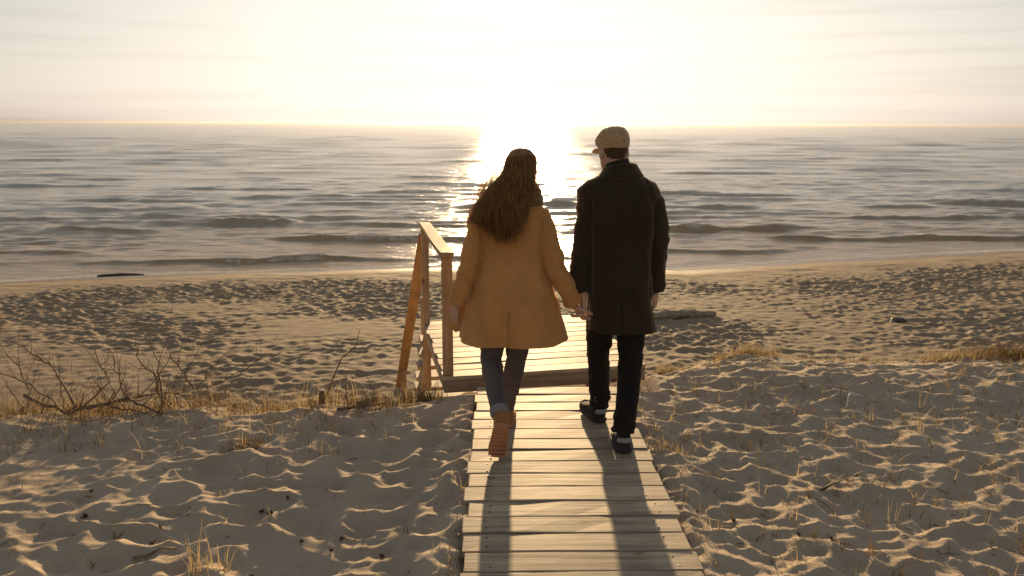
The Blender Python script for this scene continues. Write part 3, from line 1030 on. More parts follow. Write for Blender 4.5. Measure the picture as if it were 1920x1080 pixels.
# ---------------------------------------------------------------- the woman
def build_woman():
    TY = 4.30
    mb = MB()
    head(mb, (0.125, TY + 0.01), 1.475, 0.218, R(-14), R(-6))
    mb.tube([(0.10, TY - 0.01, 1.36), (0.112, TY, 1.43), (0.122, TY + 0.01, 1.51)], [0.060, 0.050, 0.052], 16)
    mb.stack([(0.80, 0.078, TY, .155, .105), (0.92, .076, TY, .165, .115), (1.08, .075, TY, .120, .085), (1.25, .078, TY, .145, .095), (1.34, .08, TY, .150, .085), (1.385, .09, TY, .09, .065), (1.42, .105, TY, .05, .05)], 24)
    LA = [(-.08, TY, 1.345), (-.125, TY - .03, 1.20), (-.165, TY - .06, 1.06), (-.205, TY - .06, .94), (-.238, TY - .055, .825)]
    RA = [(.235, TY, 1.33), (.268, TY - .03, 1.20), (.308, TY - .045, 1.075), (.372, TY - .04, .94), (.440, TY - .03, .812)]
    for A in (LA, RA):
        mb.tube(A, [.045, .040, .036, .030, .024], 12)
    hand(mb, LA[-1], (-.18, .10, -1), (0.6, 0.5, 0), 0.90, 0.42, -1)
    hand(mb, RA[-1], (.50, .02, -.72), (0.75, 0.25, 0.45), 1.05, 1.05, 1)
    for pts in (((-.02, TY + .0, .86), (-.035, TY + .06, .47), (.010, TY - .30, .26)), ((.15, TY, .86), (.105, TY + .10, .45), (.060, TY + .16, .10))):
        mb.tube(pts, [.07, .045, .028], 12)
    body = link('person', fuse(mb, 0.0055, 4), M_SKIN, None, True)
    tag(body, 'person with long brown hair in a knee-length camel coat walking beside the handrail', 'person', 'couple walking hand in hand')

    # coat
    mb = MB()
    rows = [(.565, .087, TY, .318, .206), (.612, .086, TY, .309, .202), (.66, .085, TY, .298, .197), (.75, .082, TY, .276, .185), (.90, .078, TY, .236, .162), (1.03, .075, TY, .195, .138), (1.12, .074, TY, .172, .124),
            (1.22, .076, TY, .176, .122), (1.30, .079, TY, .186, .120), (1.355, .080, TY, .190, .110), (1.395, .082, TY, .150, .096), (1.425, .088, TY, .100, .082), (1.445, .095, TY, .075, .070)]
    n = 56
    rings = []
    for z, cx, cy, rx, ry in rows:
        r = []
        fl = max(0.0, (1.05 - z) / 0.45)
        for i in range(n):
            a = 2 * math.pi * i / n
            c, s_ = math.cos(a), math.sin(a)
            wv = 1 + fl * (0.035 * math.sin(5 * a + 0.6) + 0.022 * math.sin(9 * a + 2.0))
            dz = fl * 0.012 * math.sin(3 * a + 1.0)
            r.append((cx + rx * wv * math.copysign(abs(c) ** 0.9, c), cy + ry * wv * math.copysign(abs(s_) ** 0.9, s_), z + dz))
        rings.append(r)
    mb.loft(rings)
    mb.tube([(-.070, TY, 1.362), (-.112, TY - .02, 1.26), (-.140, TY - .04, 1.15), (-.176, TY - .06, 1.02), (-.205, TY - .06, .93), (-.234, TY - .055, .835)], [.060, .066, .061, .056, .052, .047], 18)
    mb.tube([(.232, TY, 1.345), (.262, TY - .02, 1.25), (.285, TY - .035, 1.15), (.312, TY - .045, 1.06), (.368, TY - .04, .945), (.432, TY - .03, .824)], [.060, .064, .060, .057, .053, .048], 18)
    # open front panel swinging out past the left hand
    mb.loft([[(cx + rx * math.cos(a) - 0.3 * ry * math.sin(a), cy + ry * math.sin(a), z + 0.25 * rx * math.cos(a)) for a in [2 * math.pi * i / 16 for i in range(16)]] for z, cx, cy, rx, ry in
             ((.640, -.205, TY + .085, .050, .016), (.670, -.222, TY + .09, .062, .018), (.73, -.222, TY + .095, .064, .020), (.80, -.205, TY + .095, .055, .020), (.90, -.165, TY + .09, .045, .02), (.99, -.125, TY + .08, .03, .02))])

    def disp(co, no):
        x, y, z = co.T
        d = folds(120, 0.012, 0.6)(co, no) + 0.022 * np.clip(1.1 - z, 0, .5) * 2 * fbm(x * 15 + z * 3, z * 1.2, 125, 2) + 0.007 * fbm(x * 9 - z * 13, z * 6 + x * 8, 128, 2) * np.exp(-((z - 1.12) / .16) ** 2)
        arm = np.clip((np.abs(x - .077) - .17 - np.clip(1.05 - z, 0, 1) * .33) / .03, 0, 1) * (z > .8)
        d = d + arm * 0.020 * fbm(z * 17 + x * 6, y * 9, 133, 2)
        # back vent and centre seam
        back = (y < TY - 0.05)
        vx = x - (.055 + (z - .6) * 0.03)
        vent = np.exp(-(vx / .006) ** 2) * (z < .80) * back
        d = d - 0.012 * vent + 0.006 * np.clip(1 - np.abs(vx - .02) / .03, 0, 1) * (vx > 0) * sstep(.84, .76, z) * 0
        seam = np.exp(-(vx / .004) ** 2) * (z >= .80) * (z < 1.36) * back
        d = d - 0.0018 * seam
        # waist gathers
        d = d - 0.010 * np.exp(-((z - 1.10) / .07) ** 2) * back * np.exp(-((x - .075) / .10) ** 2)
        sl = np.exp(-((x + .085 + (1.25 - z) * .10) / .012) ** 2) + np.exp(-((x - .235 - (1.25 - z) * .06) / .012) ** 2)
        return d - 0.007 * sl * (z > .95) * (z < 1.33) * back
    coat = link('coat', hem_cut(fuse(mb, 0.006, 4, disp), .606), M_CAMEL, body, True)
    # turned-up cuffs of the sleeves: dark printed patch
    for p0, p1, r in (((-.2245, TY - .0575, .872), (-.238, TY - .0545, .826), .0478), ((.4075, TY - .0325, .872), (.4385, TY - .029, .816), .0488)):
        mb = MB()
        mb.tube([p0, p1], [r, r * 0.97], 20)
        link('sleeve_cuff', fuse(mb, 0.005, 2), M_CAMEL, coat, True)
    # scarf
    mb = MB()
    for zc, rx, ry, rr, ph in ((1.425, .098, .088, .036, 0.0), (1.462, .088, .082, .032, 1.0)):
        pts = [(.125 + rx * math.cos(a), TY + .005 + ry * math.sin(a), zc + .012 * math.sin(2 * a + ph) - .012 * math.cos(a)) for a in [2 * math.pi * i / 24 for i in range(25)]]
        mb.tube(pts, rr, 10)
    link('scarf', fuse(mb, 0.006, 4, lambda co, no: 0.008 * fbm(co[:, 0] * 22, co[:, 2] * 40 + co[:, 1] * 20, 71, 2)), M_SCARF, body, True)

    # jeans
    mb = MB()
    mb.stack([(.70, .078, TY, .155, .10), (.86, .078, TY, .165, .11), (.95, .077, TY, .15, .10)], 24)
    Lg = [(-.012, TY, .80), (-.030, TY + .03, .62), (-.040, TY + .05, .48), (-.030, TY - .06, .41), (-.004, TY - .22, .31), (.008, TY - .29, .268)]
    Rg = [(.135, TY, .80), (.122, TY + .05, .62), (.108, TY + .10, .46), (.092, TY + .12, .34), (.068, TY + .15, .20), (.058, TY + .165, .11)]
    mb.tube(Lg, [.088, .080, .064, .062, .050, .046], 18)
    mb.tube(Rg, [.088, .080, .062, .060, .047, .042], 18)

    def jd(co, no):
        x, y, z = co.T
        return 0.006 * fbm(x * 14 + y * 8, z * 30, 205, 3) * (0.5 + np.exp(-((z - .44) / .10) ** 2) + np.exp(-((z - .2) / .1) ** 2)) + 0.004 * fbm(x * 10, z * 5, 207, 2)
    jeans = link('jeans', fuse(mb, 0.006, 4, jd), M_DENIM, body, True)
    mb = MB()
    mb.tube([(.005, TY - .268, .282), (.011, TY - .305, .256)], [.055, .054], 18)
    link('rolled_cuff', fuse(mb, 0.005, 3, lambda co, no: 0.003 * fbm(co[:, 0] * 40, co[:, 2] * 40, 9, 2)), M_CUFF, jeans, True)

    # trailing boot: up on its toe, sole turned to the camera
    Mx = Matrix.Translation((.018, 3.886, .236)) @ Matrix.Rotation(R(3), 4, 'Y') @ Matrix.Rotation(R(-68), 4, 'X') @ Matrix.Rotation(R(3), 4, 'Z')
    shoe(Mx, 0.90, M_SUEDE, M_BOOTSOLE, body, 'boot', 0.020, [((0, .045, .05), .041), ((0, .038, .095), .042), ((-.002, .03, .122), .044)], wide=1.15)
    # leading boot, planted flat and hidden behind the other leg
    Mx = Matrix.Translation((.056, TY + .13, .001)) @ Matrix.Rotation(R(-4), 4, 'Z')
    shoe(Mx, 0.88, M_SUEDE, M_BOOTSOLE, body, 'boot', 0.022, [((0, .045, .05), .040), ((0, .042, .11), .041), ((0, .04, .145), .042)], wide=1.05)

    # hair: a soft mass under many strands, blown to the left
    hy = TY
    mb = MB()
    mb.stack([(1.700, .133, hy + .005, .022, .03), (1.690, .132, hy, .050, .065), (1.665, .130, hy - .003, .071, .090), (1.62, .127, hy - .008, .080, .102), (1.57, .121, hy - .014, .083, .103), (1.52, .108, hy - .03, .090, .092),
              (1.47, .078, hy - .06, .108, .072), (1.42, .038, hy - .105, .122, .046), (1.36, .006, hy - .135, .108, .034), (1.30, .000, hy - .143, .084, .028), (1.24, .010, hy - .148, .046, .022), (1.21, .016, hy - .15, .02, .016)], 30)
    mass = fuse(mb, 0.006, 5, lambda co, no: 0.010 * fbm(co[:, 0] * 34 + co[:, 2] * 10, co[:, 2] * 3.5, 311, 2))
    # keep the face free
    bm = bmesh.new()
    bm.from_mesh(mass)
    cut = [v for v in bm.verts if v.co.y > hy + 0.062 and v.co.z < 1.645]
    bmesh.ops.delete(bm, geom=cut, context='VERTS')
    bm.to_mesh(mass)
    bm.free()
    hair = link('hair', mass, M_HAIR, body, True)
    rg = random.Random(4)
    mb = MB()

    def strand(P, r0, n=16, sides=3):
        pts, rad = [], []
        P = [Vector(p) for p in P]
        m = len(P) - 1
        for i in range(n + 1):
            t = i / n * m
            k = min(int(t), m - 1)
            f = t - k
            p0, p1, p2, p3 = P[max(k - 1, 0)], P[k], P[k + 1], P[min(k + 2, m)]
            pts.append(0.5 * ((2 * p1) + (p2 - p0) * f + (2 * p0 - 5 * p1 + 4 * p2 - p3) * f * f + (3 * p1 - p0 - 3 * p2 + p3) * f ** 3))
            rad.append(r0 * (1 - 0.75 * (i / n) ** 2))
        mb.tube(pts, rad, sides, False)
    for k in range(3300):
        u = rg.uniform(-1, 1)
        a = u * 1.75
        sx, cy_ = math.sin(a), -math.cos(a)
        q = 1.0 + rg.uniform(-.03, .08)
        lock = rg.gauss(0, 1)
        root = (.132 + sx * .03 * rg.random(), hy + .02 + cy_ * .02, 1.697 - .004 * rg.random())
        p1 = (.128 + sx * .078 * q, hy - .004 + cy_ * .100 * q, 1.63 + rg.uniform(-.02, .02))
        p2 = (.115 + sx * .086 * q, hy - .018 + min(cy_ * .106 * q, .06), 1.545 + rg.uniform(-.02, .02))
        lw = rg.gauss(0, .014)
        p3 = (.055 + sx * .112 + lw, hy - .105 - .035 * rg.random() - .028 * (1 - abs(u)), 1.44 + rg.uniform(-.02, .02))
        p4 = (-.002 + sx * .105 + lw * 2.0, hy - .156 - .030 * rg.random(), 1.335 + rg.uniform(-.03, .03))
        tip = 1.165 + .17 * abs(u - 0.15) ** 1.3 + abs(rg.gauss(0, .055))
        p5 = (.015 + sx * .085 + lw * 2.5 + rg.gauss(0, .014), hy - .155 - .03 * rg.random(), min(tip, 1.32))
        strand([root, p1, p2, p3, p4, p5], rg.uniform(.0007, .0014), 14)
    for k in range(80):                                  # loose strands lifted by the wind on the left
        z0 = rg.uniform(1.53, 1.63)
        x0 = .052 + (z0 - 1.57) * .2
        ex, ez = rg.uniform(-.115, -.05), rg.uniform(1.36, 1.44)
        out = rg.uniform(0, .045) * (1 if k % 3 else 0.2)
        yo = rg.uniform(-.05, .01)
        strand([(x0 + .05, hy - .03, z0 + .045), (x0 + .004, hy - .035 + yo * .5, z0), ((x0 + ex) / 2 - out * .8, hy - .05 + yo, (z0 + ez) / 2 + .03), (ex - out * .7, hy - .08 + yo * .5, ez + .045), (ex + .01, hy - .12, ez - .03)], .0015, 12)
    for k in range(60):
        z0 = rg.uniform(1.50, 1.66)
        x0 = .205 + rg.uniform(-.01, .015)
        strand([(.17, hy - .01, 1.68), (x0, hy - .01, z0), (x0 + rg.uniform(-.005, .012), hy - .03, z0 - .06), (x0 - .02 + rg.uniform(-.01, .02), hy - .07, z0 - .14)], .0009, 10)
    st = link('strands', mb.mesh('strands'), M_HAIR, hair, True)
    st['kind'] = 'stuff'
    return body


# ---------------------------------------------------------------- the man
def build_man():
    TY = 4.30
    mb = MB()
    HX = Matrix
    HM = head(mb, (0.640, TY + 0.0), 1.560, 0.232, R(16), R(-4))
    mb.tube([(0.672, TY - .02, 1.46), (0.662, TY - .012, 1.55), (0.650, TY - .005, 1.64)], [0.066, 0.058, 0.060], 16)
    mb.stack([(0.85, .685, TY, .165, .105), (1.0, .685, TY, .165, .11), (1.15, .683, TY, .16, .105), (1.32, .68, TY, .185, .115), (1.43, .679, TY, .185, .10), (1.48, .676, TY, .11, .075), (1.52, .672, TY, .06, .06)], 24)
    RA = [(.845, TY, 1.43), (.892, TY - .01, 1.29), (.912, TY - .015, 1.16), (.914, TY - .005, 1.03), (.911, TY + .018, .885)]
    LA = [(.515, TY, 1.43), (.495, TY - .01, 1.28), (.484, TY - .018, 1.14), (.473, TY - .015, 1.00), (.490, TY - .02, .875)]
    for A in (LA, RA):
        mb.tube(A, [.055, .048, .044, .036, .028], 12)
    hand(mb, RA[-1], (-.02, .06, -1), (-0.9, .35, 0), 1.0, 0.45, -1)
    hand(mb, LA[-1], (-.04, -.08, -1), (-1, -.15, 0.1), 1.10, 0.75, 1)
    for pts in (((.60, TY, .90), (.600, TY + .14, .48), (.630, TY + .26, .10)), ((.765, TY, .90), (.768, TY + .0, .47), (.712, TY - .20, .10))):
        mb.tube(pts, [.085, .058, .042], 12)
    body = link('person', fuse(mb, 0.0055, 4), M_SKIN, None, True)
    tag(body, 'person in a checked flat cap, dark overcoat and black trousers walking on the boardwalk', 'person', 'couple walking hand in hand')

    # short hair at the nape and temples
    mb = MB()
    h = 0.232
    prof = [(.33, .20, -.12, .24), (.40, .262, -.075, .300), (.5, .305, -.045, .37), (.62, .338, -.04, .42), (.74, .338, -.04, .43), (.84, .302, -.04, .39)]
    rings = [[HM @ Vector((w * h * math.cos(2 * math.pi * i / 24), (yc + ry * math.sin(2 * math.pi * i / 24)) * h, t * h)) for i in range(24)] for t, w, yc, ry in prof]
    mb.loft(rings)
    hm_ = fuse(mb, 0.004, 3, lambda co, no: 0.0035 * fbm(co[:, 0] * 160, co[:, 2] * 60, 23, 2))
    HMi = HM.inverted()
    bm = bmesh.new()
    bm.from_mesh(hm_)
    cut = []
    for v in bm.verts:
        p = HMi @ v.co
        if p.y > (0.055 if p.z > 0.6 * h else -0.15 * h):
            cut.append(v)
    bmesh.ops.delete(bm, geom=cut, context='VERTS')
    bm.to_mesh(hm_)
    bm.free()
    link('hair', hm_, M_SHORTHAIR, body, True)

    # flat cap: full crown leaning over a stiff visor
    mb = MB()
    rows = [(.585, .352, -.02, .445), (.64, .362, -.01, .462), (.71, .385, .01, .49), (.80, .395, .035, .50), (.89, .375, .03, .47), (.98, .325, .01, .41), (1.055, .24, -.02, .31), (1.095, .12, -.04, .16)]
    rings = []
    for t, w, yc, ry in rows:
        r = []
        for i in range(36):
            a = 2 * math.pi * i / 36
            c, s_ = math.cos(a), math.sin(a)
            sag = (-.055 * max(0, s_)) * (1 if t > .66 else 0.3)
            r.append(HM @ Vector((w * h * c, (yc + ry * s_) * h, (t + sag) * h)))
        rings.append(r)
    mb.loft(rings)
    def capd(co, no):
        return 0.006 * fbm(co[:, 0] * 22, co[:, 2] * 26 + co[:, 1] * 18, 47, 2)
    cap = link('flat_cap', fuse(mb, 0.005, 5, capd), M_TWEED, body, True)
    mb = MB()
    ring_t, ring_b = [], []
    for k in range(13):
        a = math.pi * (0.08 + 0.84 * k / 12)
        ring_t.append(((.37 * math.cos(a)) * h, (.12 + .40 * math.sin(a)) * h, .60 * h))
        ring_b.append(((.40 * math.cos(a)) * h, (.12 + .66 * math.sin(a)) * h, (.575 - .06 * math.sin(a)) * h))
    vs, fs = [], []
    for dz in (0.0, -0.008):
        vs += [HM @ Vector((p[0], p[1], p[2] + dz)) for p in ring_t] + [HM @ Vector((p[0], p[1], p[2] + dz)) for p in ring_b]
    for k in range(12):
        fs += [(k, k + 1, 14 + k, 13 + k), (26 + k + 1, 26 + k, 39 + k, 40 + k), (13 + k, 14 + k, 40 + k, 39 + k), (k + 1, k, 26 + k, 27 + k)]
    fs += [(0, 13, 39, 26), (12, 38, 51, 25)]
    mb.add(vs, fs)
    link('visor', mb.mesh('visor'), M_TWEED, cap, False)

    # turtleneck
    mb = MB()
    mb.tube([(.674, TY - .018, 1.50), (.667, TY - .012, 1.57), (.660, TY - .008, 1.615), (.657, TY - .006, 1.628)], [.076, .071, .069, .066], 22)
    link('turtleneck', fuse(mb, 0.005, 3), M_KNIT, body, True)

    # coat
    mb = MB()
    rows = [(.63, .715, TY, .206, .164), (.672, .713, TY, .203, .162), (.74, .704, TY, .196, .157), (.85, .692, TY, .186, .150), (1.0, .690, TY, .190, .142), (1.15, .686, TY, .198, .136), (1.30, .681, TY, .212, .136), (1.40, .679, TY, .222, .132),
            (1.462, .679, TY, .226, .120), (1.500, .678, TY - .002, .203, .108), (1.532, .677, TY - .006, .150, .096), (1.555, .676, TY - .01, .108, .088), (1.575, .675, TY - .012, .085, .08)]
    mb.stack(rows, 44, 2.35)
    mb.tube([(.838, TY, 1.450), (.868, TY - .003, 1.40), (.884, TY - .008, 1.33), (.900, TY - .014, 1.24), (.912, TY - .016, 1.15), (.914, TY - .006, 1.06), (.912, TY + .006, .97), (.910, TY + .016, .892)], [.054, .060, .063, .062, .059, .055, .051, .047], 20)
    mb.tube([(.520, TY, 1.450), (.506, TY - .003, 1.40), (.499, TY - .008, 1.33), (.492, TY - .014, 1.24), (.484, TY - .018, 1.14), (.474, TY - .016, 1.05), (.472, TY - .014, .97), (.486, TY - .018, .884)], [.054, .060, .063, .062, .059, .056, .052, .047], 20)

    def cd(co, no):
        x, y, z = co.T
        d = folds(520, 0.011, 0.5)(co, no) + 0.016 * fbm(x * 13 + z * 4, z * 1.5, 525, 2)
        arm = ((x > .86) | (x < .505)) & (z > .85)
        d = d + arm * 0.018 * fbm(z * 15 + x * 5, y * 9, 533, 2)
        back = (y < TY - 0.04)
        vx = x - .692 - (z - .67) * -0.02
        d = d - 0.012 * np.exp(-((vx) / .006) ** 2) * (z < .86) * back - 0.0016 * np.exp(-(vx / .004) ** 2) * (z >= .86) * (z < 1.5) * back
        sl = np.exp(-((x - .866 - (z - 1.2) * .02) / .010) ** 2) + np.exp(-((x - .512 + (z - 1.2) * .02) / .010) ** 2)
        return d - 0.008 * sl * (z > .88) * (z < 1.42) * back
    coat = link('coat', hem_cut(fuse(mb, 0.006, 4, cd), .668), M_BLACKWOOL, body, True)
    # collar folded over the neck
    mb = MB()
    rings = []
    for z, rx, ry in ((1.535, .128, .108), (1.545, .132, .112), (1.585, .104, .100), (1.610, .090, .090), (1.612, .080, .080), (1.56, .070, .070)):
        rings.append([(.677 + rx * math.cos(a), TY - .012 + ry * math.sin(a), z + (0.010 * math.cos(a) - .006 * math.cos(2 * a)) - (.05 if math.sin(a) > .8 and z > 1.58 else 0)) for a in [2 * math.pi * i / 40 for i in range(40)]])
    mb.loft(rings)
    link('collar', fuse(mb, 0.005, 3), M_BLACKWOOL, coat, True)

    # trousers
    mb = MB()
    mb.stack([(.74, .685, TY, .165, .105), (.88, .685, TY, .17, .11), (1.0, .685, TY, .16, .105)], 24)
    mb.tube([(.605, TY, .86), (.600, TY + .04, .70), (.606, TY + .13, .50), (.620, TY + .20, .32), (.638, TY + .255, .15), (.642, TY + .262, .085)], [.092, .086, .072, .067, .063, .064], 18)
    mb.tube([(.768, TY, .86), (.770, TY + .0, .70), (.772, TY - .01, .50), (.752, TY - .09, .32), (.722, TY - .175, .16), (.714, TY - .195, .105)], [.092, .088, .073, .066, .063, .066], 18)

    def td(co, no):
        x, y, z = co.T
        return 0.009 * fbm(x * 12 + y * 7, z * 26, 605, 3) * (0.35 + np.exp(-((z - .48) / .10) ** 2) + 1.3 * np.exp(-((z - .14) / .09) ** 2)) + 0.004 * fbm(x * 10, z * 5, 607, 2)
    link('trousers', fuse(mb, 0.006, 4, td), M_BLACKTROUSER, body, True)
    Mx = Matrix.Translation((.645, TY + .205, .001)) @ Matrix.Rotation(R(14), 4, 'Z')
    shoe(Mx, 1.04, M_SNEAKER, M_RUBBER, body, 'shoe', 0.030, [((0, .05, .05), .042), ((0, .05, .12), .040)], tab=True, wide=1.1)
    Mx = Matrix.Translation((.712, TY - .255, .004)) @ Matrix.Rotation(R(-4), 4, 'Z') @ Matrix.Rotation(R(-5), 4, 'X')
    shoe(Mx, 1.04, M_SNEAKER, M_RUBBER, body, 'shoe', 0.030, [((0, .05, .05), .042), ((0, .05, .12), .040)], tab=True, wide=1.2)
    return body


woman = build_woman()
man = build_man()

# ------------------------------------------------------------------ driftwood, shrub, grass, litter
M_GRASS = mat_leafy('dry golden grass', (0.24, 0.175, 0.09), (0.40, 0.305, 0.17), 0.5)
M_GRASSDARK = mat_leafy('brown grass', (0.10, 0.065, 0.025), (0.22, 0.14, 0.05), 0.35)
M_GREEN = mat_leafy('olive grass', (0.10, 0.10, 0.035), (0.20, 0.17, 0.06), 0.4)
M_BARK = mat_plain('grey brown bark', (0.11, 0.066, 0.036), (0.24, 0.155, 0.09), 40, 0.85, 0.8)
M_DRIFT = mat_plain('bleached driftwood', (0.20, 0.155, 0.11), (0.36, 0.29, 0.21), 18, 0.85, 0.8)
M_DARKWOOD = mat_plain('wet dark driftwood', (0.03, 0.024, 0.018), (0.08, 0.06, 0.045), 18, 0.5, 0.6)
M_BUD = mat_plain('brown seed head', (0.055, 0.022, 0.012), (0.13, 0.055, 0.028), 60, 0.8, 0.5)
M_SHELL = mat_plain('white shell', (0.68, 0.64, 0.58), (0.78, 0.75, 0.70), 50, 0.4, 0.2)


def gz(x, y):
    return float(ground_z(np.array([x]), np.array([y]))[0])


def crest(x):
    yy = np.linspace(3.6, 7.3, 120)
    zz = ground_z(np.full(120, x), yy)
    return float(yy[np.argmax((zz - CAM_H) / yy)])


def blade(mb, p, h, ang, lean, w, segs=4, rg=random):
    """A curved tapering blade of grass."""
    d = Vector((math.cos(ang), math.sin(ang), 0))
    sd = Vector((-d.y, d.x, 0))
    tw = rg.uniform(-0.8, 0.8)
    sd = (sd * math.cos(tw) + d * math.sin(tw))
    vs = []
    for i in range(segs + 1):
        t = i / segs
        c = Vector(p) + Vector((0, 0, h * (t - 0.25 * lean * t * t))) + d * (h * lean * t * t)
        ww = w * (1 - t ** 1.6) * 0.5
        vs += [c - sd * ww, c + sd * ww] if i < segs else [c]
    fs = [(2 * i, 2 * i + 1, 2 * i + 3, 2 * i + 2) for i in range(segs - 1)] + [(2 * segs - 2, 2 * segs - 1, 2 * segs)]
    mb.add(vs, fs)


def grass_patch(name, spots, mat, kind=None, label=None, cat=None, group=None, base=None):
    """spots: (x, y, blades, height, spread)."""
    mb = MB()
    xs_ = np.array([s_[0] for s_ in spots])
    ys_ = np.array([s_[1] for s_ in spots])
    zs_ = ground_z(xs_, ys_)
    for (x, y, nb, h, sp), z in zip(spots, zs_):
        for _ in range(nb):
            blade(mb, (x + random.gauss(0, sp), y + random.gauss(0, sp), z - 0.02), h * random.uniform(0.5, 1.25), random.uniform(0, 6.283), random.uniform(0.1, 1.0), random.uniform(0.0030, 0.0062))
    o = link(name, mb.mesh(name), mat)
    tag(o, label, cat, group, kind)
    return o


rg = random.Random(21)
# grass on the crest to the left, golden against the sun
spots = []
CR = {round(x, 2): crest(x) for x in np.arange(-5, 5.6, 0.05)}
cr_x = np.array(sorted(CR))
cr_y = np.array([CR[k] for k in sorted(CR)])
cr_y = np.convolve(np.pad(cr_y, 3, mode='edge'), np.ones(7) / 7, 'valid')
for _ in range(2500):
    x = rg.uniform(-4.4, -0.42)
    y = float(np.interp(x, cr_x, cr_y)) + (rg.gauss(0.04, 0.14) if rg.random() < 0.68 else rg.gauss(-0.12, 0.36))
    if float(vnoise(np.array([x * 2.3]), np.array([y * 2.3]), 63)[0]) < rg.uniform(-0.5, 0.0):
        continue
    spots.append((x, y, rg.randint(2, 6), rg.choice((0.06, 0.09, 0.12, 0.16, 0.24)) * rg.uniform(0.8, 1.2), 0.025))
grass_patch('crest_grass', spots[::2], M_GRASS, 'stuff', 'dry golden grass along the dune crest around the bare shrub')
grass_patch('brown_grass', spots[1::2], M_GRASSDARK, 'stuff', 'darker brown grass mixed into the golden crest grass')
# sparse sprigs over the dune
spots = []
for _ in range(1900):
    x, y = rg.uniform(0.95, 5.2), rg.uniform(2.3, 6.1)
    if rg.random() < 0.22 + 0.14 * x:
        spots.append((x, y, rg.randint(1, 5), rg.uniform(0.05, 0.17), 0.014))
for _ in range(260):
    x = rg.uniform(0.95, 5.2)
    spots.append((x, float(np.interp(x, cr_x, cr_y)) + rg.gauss(0, 0.07), rg.randint(1, 4), rg.uniform(0.04, 0.10), 0.012))
for _ in range(60):
    spots.append((rg.uniform(-3.6, -0.3), rg.uniform(2.4, 4.7), rg.randint(1, 3), rg.uniform(0.05, 0.13), 0.012))
for _ in range(120):
    sd = rg.choice((-0.215, 0.92))
    spots.append((sd + rg.gauss(0, 0.05), rg.uniform(2.3, 5.2), rg.randint(1, 4), rg.uniform(0.04, 0.11), 0.015))
grass_patch('sparse_grass', spots[::2], M_GRASS, 'stuff', 'thin dry sprigs of grass scattered over the trampled sand')
grass_patch('dead_grass', spots[1::2], M_GRASSDARK, 'stuff', 'dark dead grass stubble scattered over the trampled sand')
spots = [(rg.uniform(1.1, 5.2), rg.uniform(2.6, 6.0), rg.randint(2, 4), rg.uniform(0.06, 0.17), 0.010) for _ in range(170)] + [(rg.uniform(-3.0, -0.5), rg.uniform(3.2, 4.9), rg.randint(2, 4), rg.uniform(0.09, 0.16), 0.01) for _ in range(22)]
grass_patch('green_grass', spots, M_GREEN, 'stuff', 'upright olive green grass shoots dotted over the dune sand')


def tuft(cx, cy, sx, sy, n, h, mat, label):
    spots_ = []
    for _ in range(n):
        spots_.append((cx + max(-1.5, min(1.5, rg.gauss(0, 1))) * sx, (cy or float(np.interp(cx, cr_x, cr_y)) - 0.02) + max(-1.5, min(1.5, rg.gauss(0, 1))) * sy, 4, h * rg.uniform(0.6, 1.2), 0.02))
    return grass_patch('grass_tuft', spots_, mat, None, label, 'grass tuft')


tuft(2.12, None, 0.17, 0.06, 170, 0.13, M_GRASS, 'golden grass tuft on the dune crest in front of the beach log')
tuft(1.40, None, 0.06, 0.035, 90, 0.09, M_GRASS, 'low golden grass tuft at the crest beside the platform corner')
tuft(3.80, None, 0.16, 0.06, 130, 0.13, M_GRASS, 'golden grass tuft on the crest next to the dark brown clump')
tuft(4.42, None, 0.22, 0.12, 300, 0.17, M_GRASSDARK, 'dark brown grass clump on the crest at the right edge')
tuft(-0.62, 5.45, 0.08, 0.10, 120, 0.16, M_GRASSDARK, 'shaded brown grass clump under the platform corner below the handrail')
tuft(0.99, 4.20, 0.07, 0.06, 22, 0.10, M_GRASS, "small tuft against the boardwalk edge beside the dark shoes")
tuft(-1.52, 4.33, 0.07, 0.05, 44, 0.09, M_GRASSDARK, 'flattened brown tuft in the sand below the crest grass')
tuft(2.55, 3.05, 0.10, 0.08, 46, 0.13, M_GRASSDARK, 'loose brown tuft in the near sand at the lower right corner')
tuft(-1.22, 2.98, 0.05, 0.05, 12, 0.20, M_GRASS, 'tall thin tuft at the bottom edge beside the dry reed stalk')


def wobble(pts, amp, sub=4, rg_=rg):
    out = []
    for a, b in zip(pts[:-1], pts[1:]):
        a, b = Vector(a), Vector(b)
        for i in range(sub):
            out.append(a.lerp(b, i / sub) + Vector((rg_.gauss(0, amp), rg_.gauss(0, amp), rg_.gauss(0, amp))))
    out.append(Vector(pts[-1]))
    return out


def branch(name, pts, r0, r1, mat, parent=None, twigs=0, amp=0.008, sides=7):
    mb = MB()
    P = wobble(pts, amp)
    n = len(P)
    rad = [(r0 + (r1 - r0) * i / (n - 1)) * rg.uniform(0.88, 1.12) for i in range(n)]
    mb.tube(P, rad, sides)
    for _ in range(twigs):
        i = rg.randrange(n // 4, n)
        p = P[i]
        d = (P[min(i + 1, n - 1)] - P[max(i - 1, 0)]).normalized()
        v = (d * 0.5 + Vector((rg.uniform(-1, 1), rg.uniform(-0.5, 0.5), rg.uniform(-0.2, 1)))).normalized()
        L = rg.uniform(0.08, 0.28)
        q = p + v * L * 0.5 + Vector((rg.gauss(0, .02), rg.gauss(0, .02), rg.gauss(0, .02)))
        e = q + (v + Vector((rg.uniform(-.6, .6), 0, rg.uniform(-.2, .7)))).normalized() * L * 0.5
        mb.tube([p, q, e], [rad[i] * 0.55, rad[i] * 0.4, 0.0015], 5)
    return link(name, mb.mesh(name), mat, parent, True)


# bare shrub sprawling over the crest on the left
shrub = empty('bare_shrub', (-2.75, 4.95, gz(-2.75, 4.95)))
tag(shrub, 'bare dry shrub with sprawling leafless branches on the sand crest', 'shrub')
so = Vector(shrub.location)


